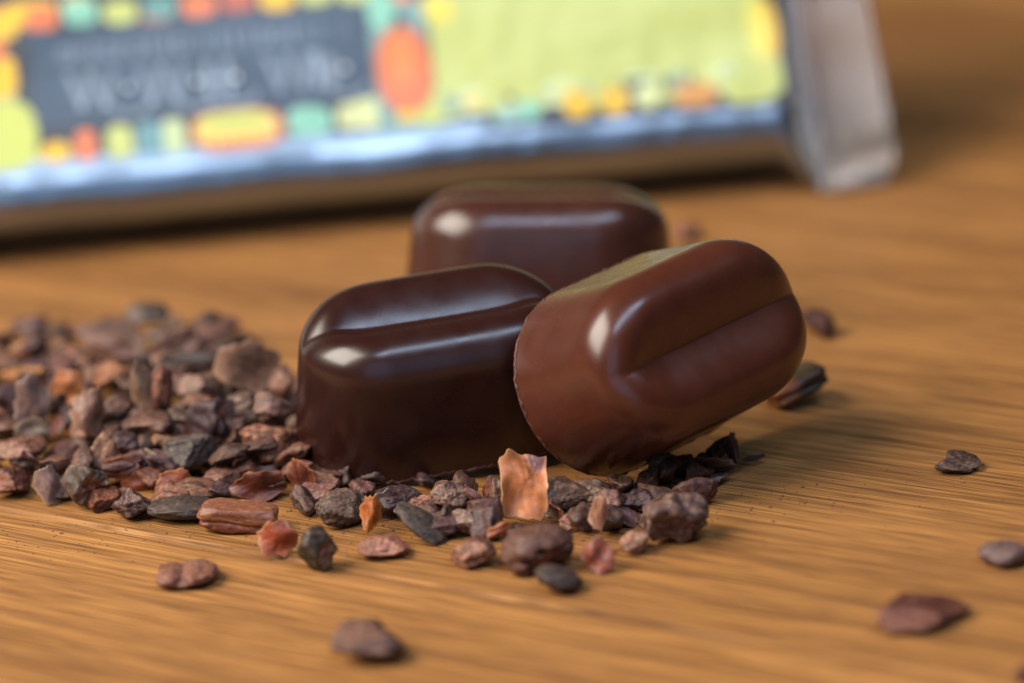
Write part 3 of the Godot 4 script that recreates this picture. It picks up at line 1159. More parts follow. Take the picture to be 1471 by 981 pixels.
func heap() -> void:
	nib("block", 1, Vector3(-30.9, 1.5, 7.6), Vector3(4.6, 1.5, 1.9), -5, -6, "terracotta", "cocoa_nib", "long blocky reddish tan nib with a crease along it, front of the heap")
	nib("bean", 2, Vector3(-37.3, 1.2, 3.2), Vector3(4.3, 1.2, 3.0), -4, 0, "slatebean", "cocoa_nib", "smooth dark slate half bean between the pointed mauve nib and the long blocky tan nib")
	nib("cone", 3, Vector3(-43.3, 1.9, 1.8), Vector3(2.5, 1.9, 2.3), -2, 0, "mauvedark", "cocoa_nib", "pointed mauve brown nib standing like a small cone at the front of the heap")
	nib("flake", 4, Vector3(-29.0, 2.5, -0.7), Vector3(4.0, 2.5, 1.0), 6, 5, "darkred", "cocoa_husk", "large dark red flake with a rounded top standing behind the long blocky tan nib")
	nib("flake", 5, Vector3(-24.1, 2.7, -0.6), Vector3(2.2, 2.7, 0.6), 8, -35, "darkred2", "cocoa_husk", "dark red flake with a bright torn corner leaning on the left bonbon")
	nib("flake", 6, Vector3(-25.9, 2.3, 15.7), Vector3(2.5, 2.3, 0.6), -8, 10, "coral", "cocoa_husk", "coral red notched flake standing beside the black curved shell")
	nib("cup", 7, Vector3(-21.4, 2.5, 20.2), Vector3(2.4, 2.5, 1.9), -14, 25, "blackshell", "cocoa_husk", "charcoal curved husk shell standing on edge in front of the coral flake")
	nib("chunk", 8, Vector3(-22.6, 1.2, 0.9), Vector3(3.0, 1.2, 2.7), 12, 0, "mauve", "cocoa_nib", "plum brown lump touching the front left foot of the left bonbon")
	nib("chunk", 9, Vector3(-19.2, 1.9, 7.4), Vector3(3.1, 1.9, 2.4), -2, 20, "greybrown", "cocoa_nib", "grey brown rough lump in front of the left bonbon, left of the thin orange curl")
	nib("curl", 10, Vector3(-15.8, 2.7, 11.2), Vector3(1.4, 2.5, 0.3), -10, 0, "orange", "cocoa_husk", "thin bright orange curl of husk standing before the left bonbon")
	nib("cup2", 11, Vector3(-14.4, 0.9, 16.7), Vector3(2.9, 0.9, 2.6), -2, 0, "pinkmauve", "cocoa_nib", "pinkish cup shaped nib just below the thin orange curl")
	nib("bean", 12, Vector3(-10.2, 1.3, 13.6), Vector3(3.5, 0.7, 2.1), -34, -30, "charcoal", "cocoa_nib", "long charcoal grey nib lying aslant between the pinkish cup and the pink nubs")
	nib("chunk", 13, Vector3(-13.1, 1.6, 5.2), Vector3(2.8, 1.1, 2.5), -2, 30, "purpleblack", "cocoa_nib", "purple black lump under the front edge of the left bonbon behind the orange curl")
	nib("chunk", 14, Vector3(-7.0, 1.9, 6.4), Vector3(2.3, 1.9, 1.8), -2, 10, "pinkgrey", "cocoa_nib", "pinkish grey pitted nib at the foot of the left bonbon")
	nib("chunk", 15, Vector3(-10.2, 1.1, 6.7), Vector3(1.5, 1.1, 1.3), -2, 50, "pinkmauve", "cocoa_nib", "little pink nib peeping out behind the long charcoal nib")
	nib("sliver", 16, Vector3(-4.1, 1.8, 6.7), Vector3(2.0, 0.8, 0.5), -42, 0, "mauve", "cocoa_husk", "thin brown splinter leaning left of the tan square flake")
	nib("chunk", 17, Vector3(-4.9, 1.6, 13.1), Vector3(2.2, 1.6, 1.7), -2, 0, "mauvelight", "cocoa_nib", "mauve nib with a pale crease below the thin brown splinter")
	nib("chunk", 18, Vector3(-4.6, 1.5, 21.1), Vector3(2.4, 1.5, 2.2), 8, 15, "pinkmauve", "cocoa_nib", "rosy pink nib left of the big smooth brown nib at the front")
	nib("sliver", 19, Vector3(-1.7, 2.8, 18.7), Vector3(1.8, 0.8, 0.4), 26, 0, "rust", "cocoa_husk", "small rust orange sliver resting on the rosy pink nib")
	nib("flake", 20, Vector3(1.3, 4.5, 10.5), Vector3(3.1, 4.2, 0.8), -11, 12, "tanflag", "cocoa_husk", "big square tan husk flake with a purple corner standing between the two front bonbons")
	nib("chunk", 21, Vector3(-2.3, 1.7, 4.1), Vector3(1.1, 1.7, 1.0), -2, 0, "darkred", "cocoa_nib", "narrow dark red nib squeezed behind the left edge of the tan square flake")
	nib("bigscoop", 22, Vector3(2.4, 2.6, 23.4), Vector3(4.0, 2.6, 3.2), 4, 0, "brownmauve", "cocoa_nib", "big smooth brown nib with a pink hollow at the front, below the tan square flake")
	nib("chunk", 23, Vector3(5.4, 1.9, 8.2), Vector3(3.8, 1.9, 3.0), -14, 10, "pinkgrey", "cocoa_nib", "wide pinkish grey nib right of the tan square flake under the right bonbon")
	nib("chunk", 24, Vector3(8.7, 2.1, 7.8), Vector3(1.9, 1.1, 1.7), -2, 0, "greybrown", "cocoa_nib", "round grey brown nib pressed under the lower edge of the right bonbon")
	nib("bean", 25, Vector3(4.5, 1.2, 29.4), Vector3(2.7, 1.2, 2.2), -18, 10, "slatebean", "cocoa_nib", "small blue grey nib lying in front of the big smooth brown nib")
	nib("flake", 26, Vector3(8.8, 2.5, 25.1), Vector3(2.2, 2.5, 0.6), 3, -12, "redmauve", "cocoa_husk", "upright mauve red flake right of the big smooth brown nib")
	nib("curl", 27, Vector3(9.4, 3.4, 17.1), Vector3(1.1, 2.2, 0.3), -12, 0, "pinktan", "cocoa_husk", "narrow pale tan curl rising behind the upright mauve red flake")
	nib("chunk", 28, Vector3(12.8, 1.3, 20.4), Vector3(1.8, 1.3, 1.6), -2, 25, "pinktan", "cocoa_nib", "small pale pink nib between the mauve red flake and the ridged nib")
	nib("lobed", 29, Vector3(17.9, 2.8, 18.3), Vector3(3.8, 2.8, 3.0), -6, 15, "mauvelight", "cocoa_nib", "ridged mauve grey nib like a broken knuckle, rightmost of the front heap")
	nib("chunk", 30, Vector3(11.6, 1.4, 6.5), Vector3(1.7, 0.9, 1.6), -2, 60, "plum", "cocoa_nib", "small plum nib behind the narrow pale tan curl")
	nib("chunk", 31, Vector3(14.0, 1.3, 8.6), Vector3(2.1, 1.1, 1.9), -2, 10, "purpleblack", "cocoa_nib", "dark purple nib tucked under the right bonbon left of the ridged nib")
	nib("husk", 32, Vector3(21.3, 2.3, 3.1), Vector3(4.3, 2.3, 1.1), 8, -10, "blackhusk", "cocoa_husk", "glossy black brown folded husk under the right end of the right bonbon")
	nib("curl", 33, Vector3(25.5, 3.3, -0.1), Vector3(1.2, 2.3, 0.3), 4, 20, "blackhusk", "cocoa_husk", "upright black husk scrap behind the glossy folded husk")
	nib("sliver", 34, Vector3(28.2, 0.9, -2.4), Vector3(1.8, 0.4, 0.4), 10, 0, "blackhusk", "cocoa_husk", "thin dark tail of husk pointing right from the glossy folded husk")
	nib("chunk", 35, Vector3(10.4, 1.3, 13.3), Vector3(1.8, 1.3, 1.6), -2, 0, "darkbrown", "cocoa_nib", "dark brown nib in the gap behind the small pale pink nib")
	nib("chunk", 36, Vector3(6.8, 0.8, 12.8), Vector3(1.8, 0.8, 1.6), -2, 0, "pinkmauve", "cocoa_nib", "flat pinkish nib between the wide grey nib and the mauve red flake")
	nib("chunk", 37, Vector3(0.2, 0.8, 14.4), Vector3(1.5, 0.8, 1.4), -2, 0, "darkbrown", "cocoa_nib", "little dark brown nib in shade under the tan square flake")
	nib("chunk", 38, Vector3(-7.6, 0.7, 9.1), Vector3(1.3, 0.7, 1.2), -2, 0, "mauve", "cocoa_nib", "small mauve nib behind the upper end of the long charcoal nib")
	nib("fold", 40, Vector3(-35.7, 1.0, 21.2), Vector3(3.5, 1.0, 3.1), 2, 0, "pinkbrown", "cocoa_nib", "pinkish brown nib with a deep fold lying alone in front of the heap")
	nib("chunk", 41, Vector3(-15.7, 1.6, 43.3), Vector3(3.8, 1.6, 3.4), -8, 20, "mauvebrown", "cocoa_nib", "mauve brown nib lying alone at the bottom edge of the picture")
	nib("chunk", 42, Vector3(50.8, 0.9, 2.9), Vector3(2.7, 0.9, 2.2), -6, 0, "darkchip", "cocoa_nib", "small dark chip with two facets lying alone on the wood far right of the bonbons")
	nib("bean", 43, Vector3(51.9, 1.2, 29.3), Vector3(2.8, 1.2, 2.5), -2, 0, "mauvegrey", "cocoa_nib", "smooth lilac grey nib lying alone at the right edge of the picture")
	nib("chunk", 44, Vector3(41.4, 1.3, 43.1), Vector3(5.4, 1.3, 3.2), -5, 10, "redbrown", "cocoa_nib", "long reddish brown nib lying alone in the lower right corner")
	nib("chunk", 45, Vector3(40.0, 1.5, -43.9), Vector3(2.7, 1.5, 2.5), -20, 0, "darkredmottle", "cocoa_nib", "dark reddish nib lying alone on the wood behind the right bonbon")
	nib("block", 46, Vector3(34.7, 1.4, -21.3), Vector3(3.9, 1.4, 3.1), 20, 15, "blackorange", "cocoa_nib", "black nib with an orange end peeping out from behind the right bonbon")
	nib("chunk", 47, Vector3(26.2, 1.3, -85.6), Vector3(1.9, 1.3, 1.7), -2, 0, "redbrown", "cocoa_nib", "tiny reddish nib far behind at the right end of the rear bonbon")
	nib("chunk", 48, Vector3(49.9, 0.8, 58.0), Vector3(1.5, 0.8, 1.4), -2, 0, "redbrown", "cocoa_nib", "reddish nib cut off by the bottom right corner of the picture")
	nib("chunk", 50, Vector3(-58.5, 1.8, -6.7), Vector3(2.5, 1.8, 2.3), -2, 0, "redbrown", "cocoa_nib", "reddish nib at the left picture edge, lowest of the heap there")
	nib("chunk", 51, Vector3(-57.7, 3.6, -12.4), Vector3(3.4, 1.4, 2.8), 4, 0, "pinkbrown", "cocoa_nib", "layered pinkish brown nib at the left picture edge above the lowest reddish one")
	nib("curl", 52, Vector3(-53.5, 3.2, -3.8), Vector3(1.8, 3.2, 0.4), 4, 25, "lilac", "cocoa_husk", "upright pale lilac curved shell near the left edge of the heap")
	nib("chunk", 53, Vector3(-52.6, 1.1, -5.2), Vector3(2.3, 1.1, 2.0), -2, 0, "mauvelight", "cocoa_nib", "squat pale mauve nib at the foot of the upright lilac shell")
	nib("cup", 54, Vector3(-48.7, 2.8, -2.2), Vector3(2.9, 2.8, 2.6), -7, -20, "greyshell", "cocoa_husk", "rounded dark grey shell with a torn hollow at the lower left of the heap")
	nib("chunk", 55, Vector3(-46.9, 1.4, -1.2), Vector3(2.0, 1.4, 1.8), -2, 0, "darkred2", "cocoa_nib", "torn dark red nib inside the hollow of the rounded grey shell")
	nib("flake", 56, Vector3(-43.0, 1.4, -6.0), Vector3(2.8, 1.4, 0.7), 6, 0, "rust", "cocoa_husk", "rust orange flake behind the pointed mauve nib")
	nib("flake", 57, Vector3(-38.8, 1.8, -4.0), Vector3(2.3, 1.8, 0.6), 8, 20, "rust", "cocoa_husk", "rust orange flake with a pale left rim behind the slate half bean")
	nib("bean", 58, Vector3(-36.4, 1.4, -2.1), Vector3(3.0, 0.8, 2.7), -2, 0, "brownbean", "cocoa_nib", "smooth brown rounded nib peeping over the slate half bean")
	nib("chunk", 59, Vector3(-37.5, 3.5, -8.7), Vector3(3.3, 1.7, 2.6), 12, 0, "bluegrey", "cocoa_nib", "blue grey angular lump in the middle of the lower heap")
	nib("sliver", 60, Vector3(-41.2, 3.2, -7.3), Vector3(2.0, 0.6, 0.5), -50, 0, "palestick", "cocoa_husk", "pale splinter slanting down left of the blue grey lump")
	nib("chunk", 61, Vector3(-40.9, 3.9, -11.9), Vector3(1.2, 0.7, 1.1), -2, 0, "tan", "cocoa_nib", "small tan nib above the pale splinter")
	nib("chunk", 62, Vector3(-47.6, 4.1, -8.4), Vector3(1.8, 2.5, 1.4), -16, 0, "pinktan", "cocoa_nib", "upright pinkish tan nib above the rounded grey shell")
	nib("chunk", 63, Vector3(-45.4, 3.5, -12.6), Vector3(2.0, 1.3, 1.8), -2, 0, "plum", "cocoa_nib", "plum coloured nib right of the upright pinkish tan nib")
	nib("flake", 64, Vector3(-45.4, 2.8, -6.3), Vector3(2.5, 1.4, 0.6), 12, 0, "darkred", "cocoa_husk", "dark red flake above the pointed mauve nib")
	nib("chunk", 65, Vector3(-42.6, 4.8, -14.9), Vector3(3.2, 1.2, 2.9), -2, 0, "mauvebrown", "cocoa_nib", "wide dull mauve nib in the middle of the heap left of the black angular one")
	nib("cup", 66, Vector3(-34.8, 5.7, -14.0), Vector3(3.4, 2.5, 2.7), 26, 30, "purpleblack", "cocoa_husk", "black purple angular husk standing up in the middle of the heap")
	nib("chunk", 67, Vector3(-32.2, 4.5, -13.7), Vector3(1.4, 1.1, 1.3), -2, 0, "brown", "cocoa_nib", "little brown nib held in the fold of the black purple husk")
	nib("chunk", 68, Vector3(-33.6, 1.9, -11.0), Vector3(3.0, 1.1, 2.7), -2, 0, "blackblue", "cocoa_nib", "blackish blue nib in the dark gap right of the blue grey lump")
	nib("chunk", 69, Vector3(-33.6, 1.1, -6.0), Vector3(2.3, 1.1, 2.1), -2, 0, "pinkbrown", "cocoa_nib", "pinkish brown nib left of the large dark red flake")
	nib("chunk", 70, Vector3(-28.0, 3.5, -10.1), Vector3(3.6, 2.3, 2.9), -2, 0, "salmon", "cocoa_nib", "large salmon pink nib leaning against the left wall of the left bonbon")
	nib("chunk", 71, Vector3(-27.5, 6.2, -14.3), Vector3(2.5, 1.6, 2.0), -18, 0, "lilacpink", "cocoa_nib", "pink and lilac nib against the bonbon, above the large salmon one")
	nib("flake", 72, Vector3(-31.0, 7.0, -26.3), Vector3(4.4, 3.4, 1.1), -16, 15, "tanmauve", "cocoa_husk", "big curved tan shell standing upright beside the left bonbon")
	nib("chunk", 73, Vector3(-37.2, 6.1, -23.6), Vector3(2.6, 1.5, 2.3), -2, 0, "pinkgrey", "cocoa_nib", "pinkish grey nib left of the big curved tan shell")
	nib("chunk", 74, Vector3(-41.0, 7.5, -18.5), Vector3(1.4, 3.3, 1.1), -10, 0, "redbrown", "cocoa_nib", "upright reddish stick shaped nib in the middle of the heap")
	nib("curl", 75, Vector3(-43.6, 7.8, -19.6), Vector3(1.9, 3.6, 0.5), 8, -15, "greytan", "cocoa_husk", "upright grey tan curved shell left of the reddish stick shaped nib")
	nib("flake", 76, Vector3(-49.2, 5.5, -39.6), Vector3(4.2, 1.9, 1.0), -14, 0, "mauvetan", "cocoa_husk", "broad mauve tan shell at the back of the heap left of its twin")
	nib("flake", 110, Vector3(-41.3, 5.9, -37.7), Vector3(4.0, 2.5, 1.0), 20, 15, "mauvetan", "cocoa_husk", "mauve tan shell slanting up to the right at the back of the heap")
	nib("chunk", 77, Vector3(-46.5, 3.2, -59.5), Vector3(3.0, 1.2, 2.7), -2, 0, "bluegrey", "cocoa_nib", "dark blue grey nib on top of the farthest part of the heap")
	nib("chunk", 78, Vector3(-51.0, 3.3, -52.4), Vector3(4.3, 1.3, 3.9), -2, 0, "mauvelight", "cocoa_nib", "wide mauve nib at the far side left of the dark blue grey one")
	nib("chunk", 79, Vector3(-38.1, 2.9, -50.8), Vector3(3.9, 1.7, 3.5), 12, 0, "darkredmottle", "cocoa_nib", "dark red nib at the far right corner of the heap")
	nib("chunk", 80, Vector3(-35.4, 2.9, -55.0), Vector3(1.6, 1.1, 1.5), -2, 0, "salmon", "cocoa_nib", "small salmon nib topmost at the far right corner of the heap")
	nib("chunk", 81, Vector3(-39.2, 1.8, -47.4), Vector3(2.2, 0.8, 2.0), -2, 0, "rust", "cocoa_nib", "rusty orange nib below the dark red one at the far right of the heap")
	nib("chunk", 82, Vector3(-62.7, 1.0, -64.1), Vector3(2.7, 1.0, 2.4), 12, 0, "plum", "cocoa_nib", "dark plum nib at the far left corner of the heap")
	nib("chunk", 83, Vector3(-58.7, 1.0, -61.2), Vector3(2.2, 1.0, 2.0), -2, 0, "darkbrown", "cocoa_nib", "dark brown nib beside the dark plum one at the far left")
	nib("flake", 84, Vector3(-59.6, 3.7, -46.5), Vector3(4.3, 1.7, 1.1), 14, 0, "tan", "cocoa_husk", "long tan curved flake at the far left of the heap")
	nib("flake", 85, Vector3(-60.1, 4.3, -36.2), Vector3(3.5, 1.1, 0.9), 2, 0, "tanorange", "cocoa_husk", "bright orange tan flake jutting in from the left picture edge")
	nib("chunk", 86, Vector3(-60.6, 4.0, -28.2), Vector3(2.3, 2.0, 2.1), -2, 0, "plum", "cocoa_nib", "deep plum nib under the bright orange tan flake")
	nib("flake", 87, Vector3(-56.7, 6.6, -18.9), Vector3(2.5, 4.0, 0.6), -6, 10, "lilac", "cocoa_husk", "tall lilac grey flake standing under the bright orange tan flake")
	nib("flake", 88, Vector3(-53.1, 6.1, -25.7), Vector3(2.6, 2.7, 0.7), 8, -10, "orangetan", "cocoa_husk", "upright orange tan flake right of the tall lilac grey flake")
	nib("chunk", 89, Vector3(-53.5, 4.2, -41.7), Vector3(2.8, 1.2, 2.5), -2, 0, "pinkbrown", "cocoa_nib", "brownish pink nib behind the upright orange tan flake")
	nib("chunk", 90, Vector3(-49.0, 4.8, -33.4), Vector3(2.5, 1.2, 2.2), 18, 0, "orangetan", "cocoa_nib", "orange brown nib right of the upright orange tan flake")
	nib("curl", 91, Vector3(-49.7, 6.3, -16.0), Vector3(2.4, 3.1, 0.6), -10, 20, "mauvetan", "cocoa_husk", "mauve brown arched shell in the left middle of the heap")
	nib("chunk", 92, Vector3(-46.8, 5.3, -19.9), Vector3(2.3, 1.7, 1.8), -2, 0, "brown", "cocoa_nib", "mid brown nib right of the mauve brown arched shell")
	nib("chunk", 93, Vector3(-59.9, 3.7, -19.5), Vector3(1.8, 1.1, 1.7), -2, 0, "bluegrey", "cocoa_nib", "blue grey nib at the left picture edge halfway up the heap")
	nib("flake", 94, Vector3(-56.7, 4.2, -16.8), Vector3(3.2, 1.8, 0.8), -2, 0, "olivegrey", "cocoa_husk", "olive grey flake below the tall lilac grey flake")
	nib("flake", 95, Vector3(-39.6, 5.2, -35.3), Vector3(4.0, 1.2, 1.0), 4, 0, "charcoal", "cocoa_husk", "charcoal flake lying under the slanting mauve tan shell")
	nib("chunk", 96, Vector3(-37.3, 5.0, -21.5), Vector3(1.8, 1.0, 1.7), -2, 0, "salmon", "cocoa_nib", "small salmon nib below the pinkish grey nib")
	nib("chunk", 97, Vector3(-32.1, 5.4, -19.2), Vector3(1.9, 1.0, 1.7), 18, 0, "greytan", "cocoa_nib", "grey tan nib under the big curved tan shell")
	nib("chunk", 98, Vector3(-51.5, 2.4, -15.2), Vector3(2.2, 1.2, 2.0), -2, 0, "darkbrown", "cocoa_nib", "dark brown nib above the squat pale mauve nib")
	nib("chunk", 99, Vector3(-39.0, 4.7, -16.7), Vector3(2.1, 1.3, 1.9), -2, 0, "greybrown", "cocoa_nib", "grey brown nib left of the black purple husk")
	nib("chunk", 100, Vector3(-27.3, 5.2, -25.4), Vector3(1.7, 2.2, 1.5), -2, 0, "pinkbrown", "cocoa_nib", "pinkish brown nib in the gap between the big tan shell and the bonbon")
	nib("chunk", 101, Vector3(-34.5, 5.0, -27.2), Vector3(2.1, 1.2, 1.9), -2, 0, "brown", "cocoa_nib", "mid brown nib at the left foot of the big curved tan shell")
	nib("chunk", 102, Vector3(-57.5, 3.2, -41.6), Vector3(2.3, 1.0, 2.1), -2, 0, "darkbrown", "cocoa_nib", "dark brown nib in the hollow under the long tan curved flake")
	nib("chunk", 103, Vector3(-31.2, 1.8, -11.3), Vector3(1.8, 1.2, 1.6), -2, 0, "darkbrown", "cocoa_nib", "dark brown nib in the gap left of the large salmon nib")
	nib("chunk", 104, Vector3(-31.1, 3.9, -17.3), Vector3(1.7, 1.3, 1.5), -2, 0, "greybrown", "cocoa_nib", "grey brown nib above the dark gap beside the salmon nib")
	nib("chunk", 105, Vector3(-52.2, 2.9, -23.5), Vector3(1.9, 1.3, 1.7), -2, 0, "purpleblack", "cocoa_nib", "purple black nib in the dark hollow left of the arched shell")
	nib("chunk", 106, Vector3(-42.6, 2.6, -53.7), Vector3(2.3, 1.0, 2.1), -2, 0, "brown", "cocoa_nib", "mid brown nib at the far side right of the dark blue grey one")
	nib("chunk", 107, Vector3(-55.2, 1.3, -60.9), Vector3(2.0, 0.8, 1.8), -2, 0, "redbrown", "cocoa_nib", "reddish nib at the far side of the heap left of the wide mauve one")
	nib("chunk", 108, Vector3(-30.2, 0.8, -9.6), Vector3(1.6, 0.8, 1.5), -2, 0, "redbrown", "cocoa_nib", "small reddish nib behind the large dark red flake")
	nib("chunk", 109, Vector3(-63.7, 2.0, -47.1), Vector3(2.0, 1.0, 1.8), -2, 0, "pinkbrown", "cocoa_nib", "pinkish nib cut by the left picture edge at the far end")
	filler(200, Vector3(-66.9, 1.7, -44.0), "purpleblack", "small purple black cocoa piece buried low in the far part of the left heap")
	filler(201, Vector3(-33.2, 1.3, -23.5), "darkbrown", "small dark brown cocoa piece buried low in the middle of the left heap")
	filler(202, Vector3(-66.5, 1.8, -32.3), "darkbrown", "small dark brown cocoa piece buried low in the middle of the left heap")
	filler(203, Vector3(-48.4, 1.7, -48.5), "plum", "small dark plum cocoa piece buried low in the far part of the left heap")
	filler(204, Vector3(-36.4, 1.6, -51.3), "plum", "small dark plum cocoa piece buried low in the far part of the left heap")
	filler(205, Vector3(-52.5, 1.7, -27.4), "purpleblack", "small purple black cocoa piece buried low in the middle of the left heap")
	filler(206, Vector3(-50.7, 1.9, -23.2), "pinkbrown", "small pinkish brown cocoa piece buried low in the middle of the left heap")
	filler(207, Vector3(-36.2, 1.5, -1.4), "brown", "small mid brown cocoa piece buried low in the near part of the left heap")
	filler(208, Vector3(-57.6, 1.6, -19.6), "greybrown", "small grey brown cocoa piece buried low in the middle of the left heap")
	filler(209, Vector3(-38.2, 1.3, -40.7), "plum", "small dark plum cocoa piece buried low in the far part of the left heap")
	filler(210, Vector3(-56.9, 1.9, -39.4), "plum", "small dark plum cocoa piece buried low in the far part of the left heap")
	filler(211, Vector3(-29.0, 1.7, -23.3), "mauve", "small plum brown cocoa piece buried low in the middle of the left heap")
	filler(212, Vector3(-48.8, 1.6, -12.2), "plum", "small dark plum cocoa piece buried low in the near part of the left heap")
	filler(213, Vector3(-53.3, 1.9, -52.6), "redbrown", "small reddish brown cocoa piece buried low in the far part of the left heap")
	filler(214, Vector3(-39.9, 1.2, -2.8), "redbrown", "small reddish brown cocoa piece buried low in the near part of the left heap")
	filler(215, Vector3(-61.2, 1.9, -20.7), "brown", "small mid brown cocoa piece buried low in the middle of the left heap")
	filler(216, Vector3(-56.9, 1.8, -14.1), "darkbrown", "small dark brown cocoa piece buried low in the middle of the left heap")
	filler(217, Vector3(-37.0, 1.5, -45.0), "plum", "small dark plum cocoa piece buried low in the far part of the left heap")
	filler(218, Vector3(-31.9, 1.3, -19.0), "plum", "small dark plum cocoa piece buried low in the middle of the left heap")
	filler(219, Vector3(-38.8, 1.3, -9.4), "plum", "small dark plum cocoa piece buried low in the near part of the left heap")
	filler(220, Vector3(-31.0, 1.9, -34.7), "brown", "small mid brown cocoa piece buried low in the middle of the left heap")
	filler(221, Vector3(-29.9, 1.6, -41.7), "plum", "small dark plum cocoa piece buried low in the far part of the left heap")
	filler(222, Vector3(-44.5, 1.2, -34.3), "purpleblack", "small purple black cocoa piece buried low in the middle of the left heap")
	filler(223, Vector3(-42.1, 1.8, -46.3), "brown", "small mid brown cocoa piece buried low in the far part of the left heap")
	filler(224, Vector3(-62.5, 1.4, -13.8), "darkbrown", "small dark brown cocoa piece buried low in the near part of the left heap")
	filler(225, Vector3(-25.6, 1.4, -21.1), "greybrown", "small grey brown cocoa piece buried low in the middle of the left heap")
	filler(226, Vector3(-33.9, 1.6, -11.2), "redbrown", "small reddish brown cocoa piece buried low in the near part of the left heap")
	filler(227, Vector3(-68.4, 1.3, -36.1), "purpleblack", "small purple black cocoa piece buried low in the far part of the left heap")
	filler(228, Vector3(-65.0, 1.2, -40.4), "darkbrown", "small dark brown cocoa piece buried low in the far part of the left heap")
	filler(229, Vector3(-47.7, 2.0, -7.7), "mauvebrown", "small dull mauve cocoa piece buried low in the near part of the left heap")
	filler(230, Vector3(-25.5, 1.6, -16.1), "mauvebrown", "small dull mauve cocoa piece buried low in the middle of the left heap")
	filler(231, Vector3(-60.9, 1.2, -25.7), "darkbrown", "small dark brown cocoa piece buried low in the middle of the left heap")
	filler(232, Vector3(-37.7, 1.8, -54.9), "greybrown", "small grey brown cocoa piece buried low in the far part of the left heap")
	filler(233, Vector3(-38.9, 1.9, -36.2), "pinkbrown", "small pinkish brown cocoa piece buried low in the far part of the left heap")
	filler(234, Vector3(-43.2, 1.4, -18.3), "darkbrown", "small dark brown cocoa piece buried low in the middle of the left heap")
	filler(235, Vector3(-39.5, 2.0, -27.0), "darkbrown", "small dark brown cocoa piece buried low in the middle of the left heap")
	filler(236, Vector3(-48.3, 1.4, -26.2), "plum", "small dark plum cocoa piece buried low in the middle of the left heap")
	filler(237, Vector3(-34.5, 1.3, -34.7), "greybrown", "small grey brown cocoa piece buried low in the middle of the left heap")
	filler(238, Vector3(-52.6, 1.9, -35.5), "redbrown", "small reddish brown cocoa piece buried low in the middle of the left heap")
	filler(239, Vector3(-48.3, 1.6, -52.5), "mauve", "small plum brown cocoa piece buried low in the far part of the left heap")
	filler(240, Vector3(-45.2, 1.5, -3.4), "mauvebrown", "small dull mauve cocoa piece buried low in the near part of the left heap")
	filler(241, Vector3(-44.5, 1.7, -13.9), "brown", "small mid brown cocoa piece buried low in the near part of the left heap")
	filler(242, Vector3(-26.4, 1.6, -8.1), "darkbrown", "small dark brown cocoa piece buried low in the near part of the left heap")
	filler(243, Vector3(-48.3, 1.4, -37.7), "mauvebrown", "small dull mauve cocoa piece buried low in the far part of the left heap")
	filler(244, Vector3(-43.5, 1.8, -51.8), "mauve", "small plum brown cocoa piece buried low in the far part of the left heap")
	filler(245, Vector3(-51.9, 1.4, -18.6), "pinkbrown", "small pinkish brown cocoa piece buried low in the middle of the left heap")
	filler(246, Vector3(-55.3, 1.5, -46.3), "brown", "small mid brown cocoa piece buried low in the far part of the left heap")
	filler(247, Vector3(-26.8, 1.9, -26.1), "mauve", "small plum brown cocoa piece buried low in the middle of the left heap")
	filler(248, Vector3(-51.4, 1.5, -7.8), "redbrown", "small reddish brown cocoa piece buried low in the near part of the left heap")
	filler(249, Vector3(-51.9, 1.8, -42.3), "mauvebrown", "small dull mauve cocoa piece buried low in the far part of the left heap")
	filler(250, Vector3(-53.4, 1.8, -12.7), "mauve", "small plum brown cocoa piece buried low in the near part of the left heap")
	filler(251, Vector3(-34.8, 2.0, -17.4), "pinkbrown", "small pinkish brown cocoa piece buried low in the middle of the left heap")
	filler(252, Vector3(-45.2, 1.6, -24.7), "brown", "small mid brown cocoa piece buried low in the middle of the left heap")
	filler(253, Vector3(-39.4, 1.2, -21.6), "greybrown", "small grey brown cocoa piece buried low in the middle of the left heap")
	filler(254, Vector3(-34.0, 1.5, -29.6), "darkbrown", "small dark brown cocoa piece buried low in the middle of the left heap")
	filler(255, Vector3(-64.6, 1.7, -51.2), "brown", "small mid brown cocoa piece buried low in the far part of the left heap")
	filler(256, Vector3(-58.2, 1.7, -35.4), "darkbrown", "small dark brown cocoa piece buried low in the middle of the left heap")
	filler(257, Vector3(-39.9, 1.6, -48.4), "mauvebrown", "small dull mauve cocoa piece buried low in the far part of the left heap")
	filler(258, Vector3(-48.0, 2.0, -18.9), "mauvebrown", "small dull mauve cocoa piece buried low in the middle of the left heap")
	filler(259, Vector3(-32.8, 1.7, -32.3), "darkbrown", "small dark brown cocoa piece buried low in the middle of the left heap")
	filler(260, Vector3(-28.5, 1.4, -5.7), "darkbrown", "small dark brown cocoa piece buried low in the near part of the left heap")
	filler(261, Vector3(-64.6, 1.6, -21.0), "mauvebrown", "small dull mauve cocoa piece buried low in the middle of the left heap")
	filler(262, Vector3(-62.1, 1.9, -49.2), "darkbrown", "small dark brown cocoa piece buried low in the far part of the left heap")
	filler(263, Vector3(-58.4, 1.9, -46.2), "brown", "small mid brown cocoa piece buried low in the far part of the left heap")
	filler(264, Vector3(-42.7, 1.6, -29.3), "mauvebrown", "small dull mauve cocoa piece buried low in the middle of the left heap")
	filler(265, Vector3(-32.3, 1.7, -45.6), "brown", "small mid brown cocoa piece buried low in the far part of the left heap")
	filler(266, Vector3(-29.6, 1.6, -30.5), "brown", "small mid brown cocoa piece buried low in the middle of the left heap")
	filler(267, Vector3(-42.3, 1.5, -24.8), "pinkbrown", "small pinkish brown cocoa piece buried low in the middle of the left heap")
	filler(268, Vector3(-55.6, 1.2, -49.9), "brown", "small mid brown cocoa piece buried low in the far part of the left heap")
	filler(269, Vector3(-31.9, 1.3, -13.8), "plum", "small dark plum cocoa piece buried low in the near part of the left heap")
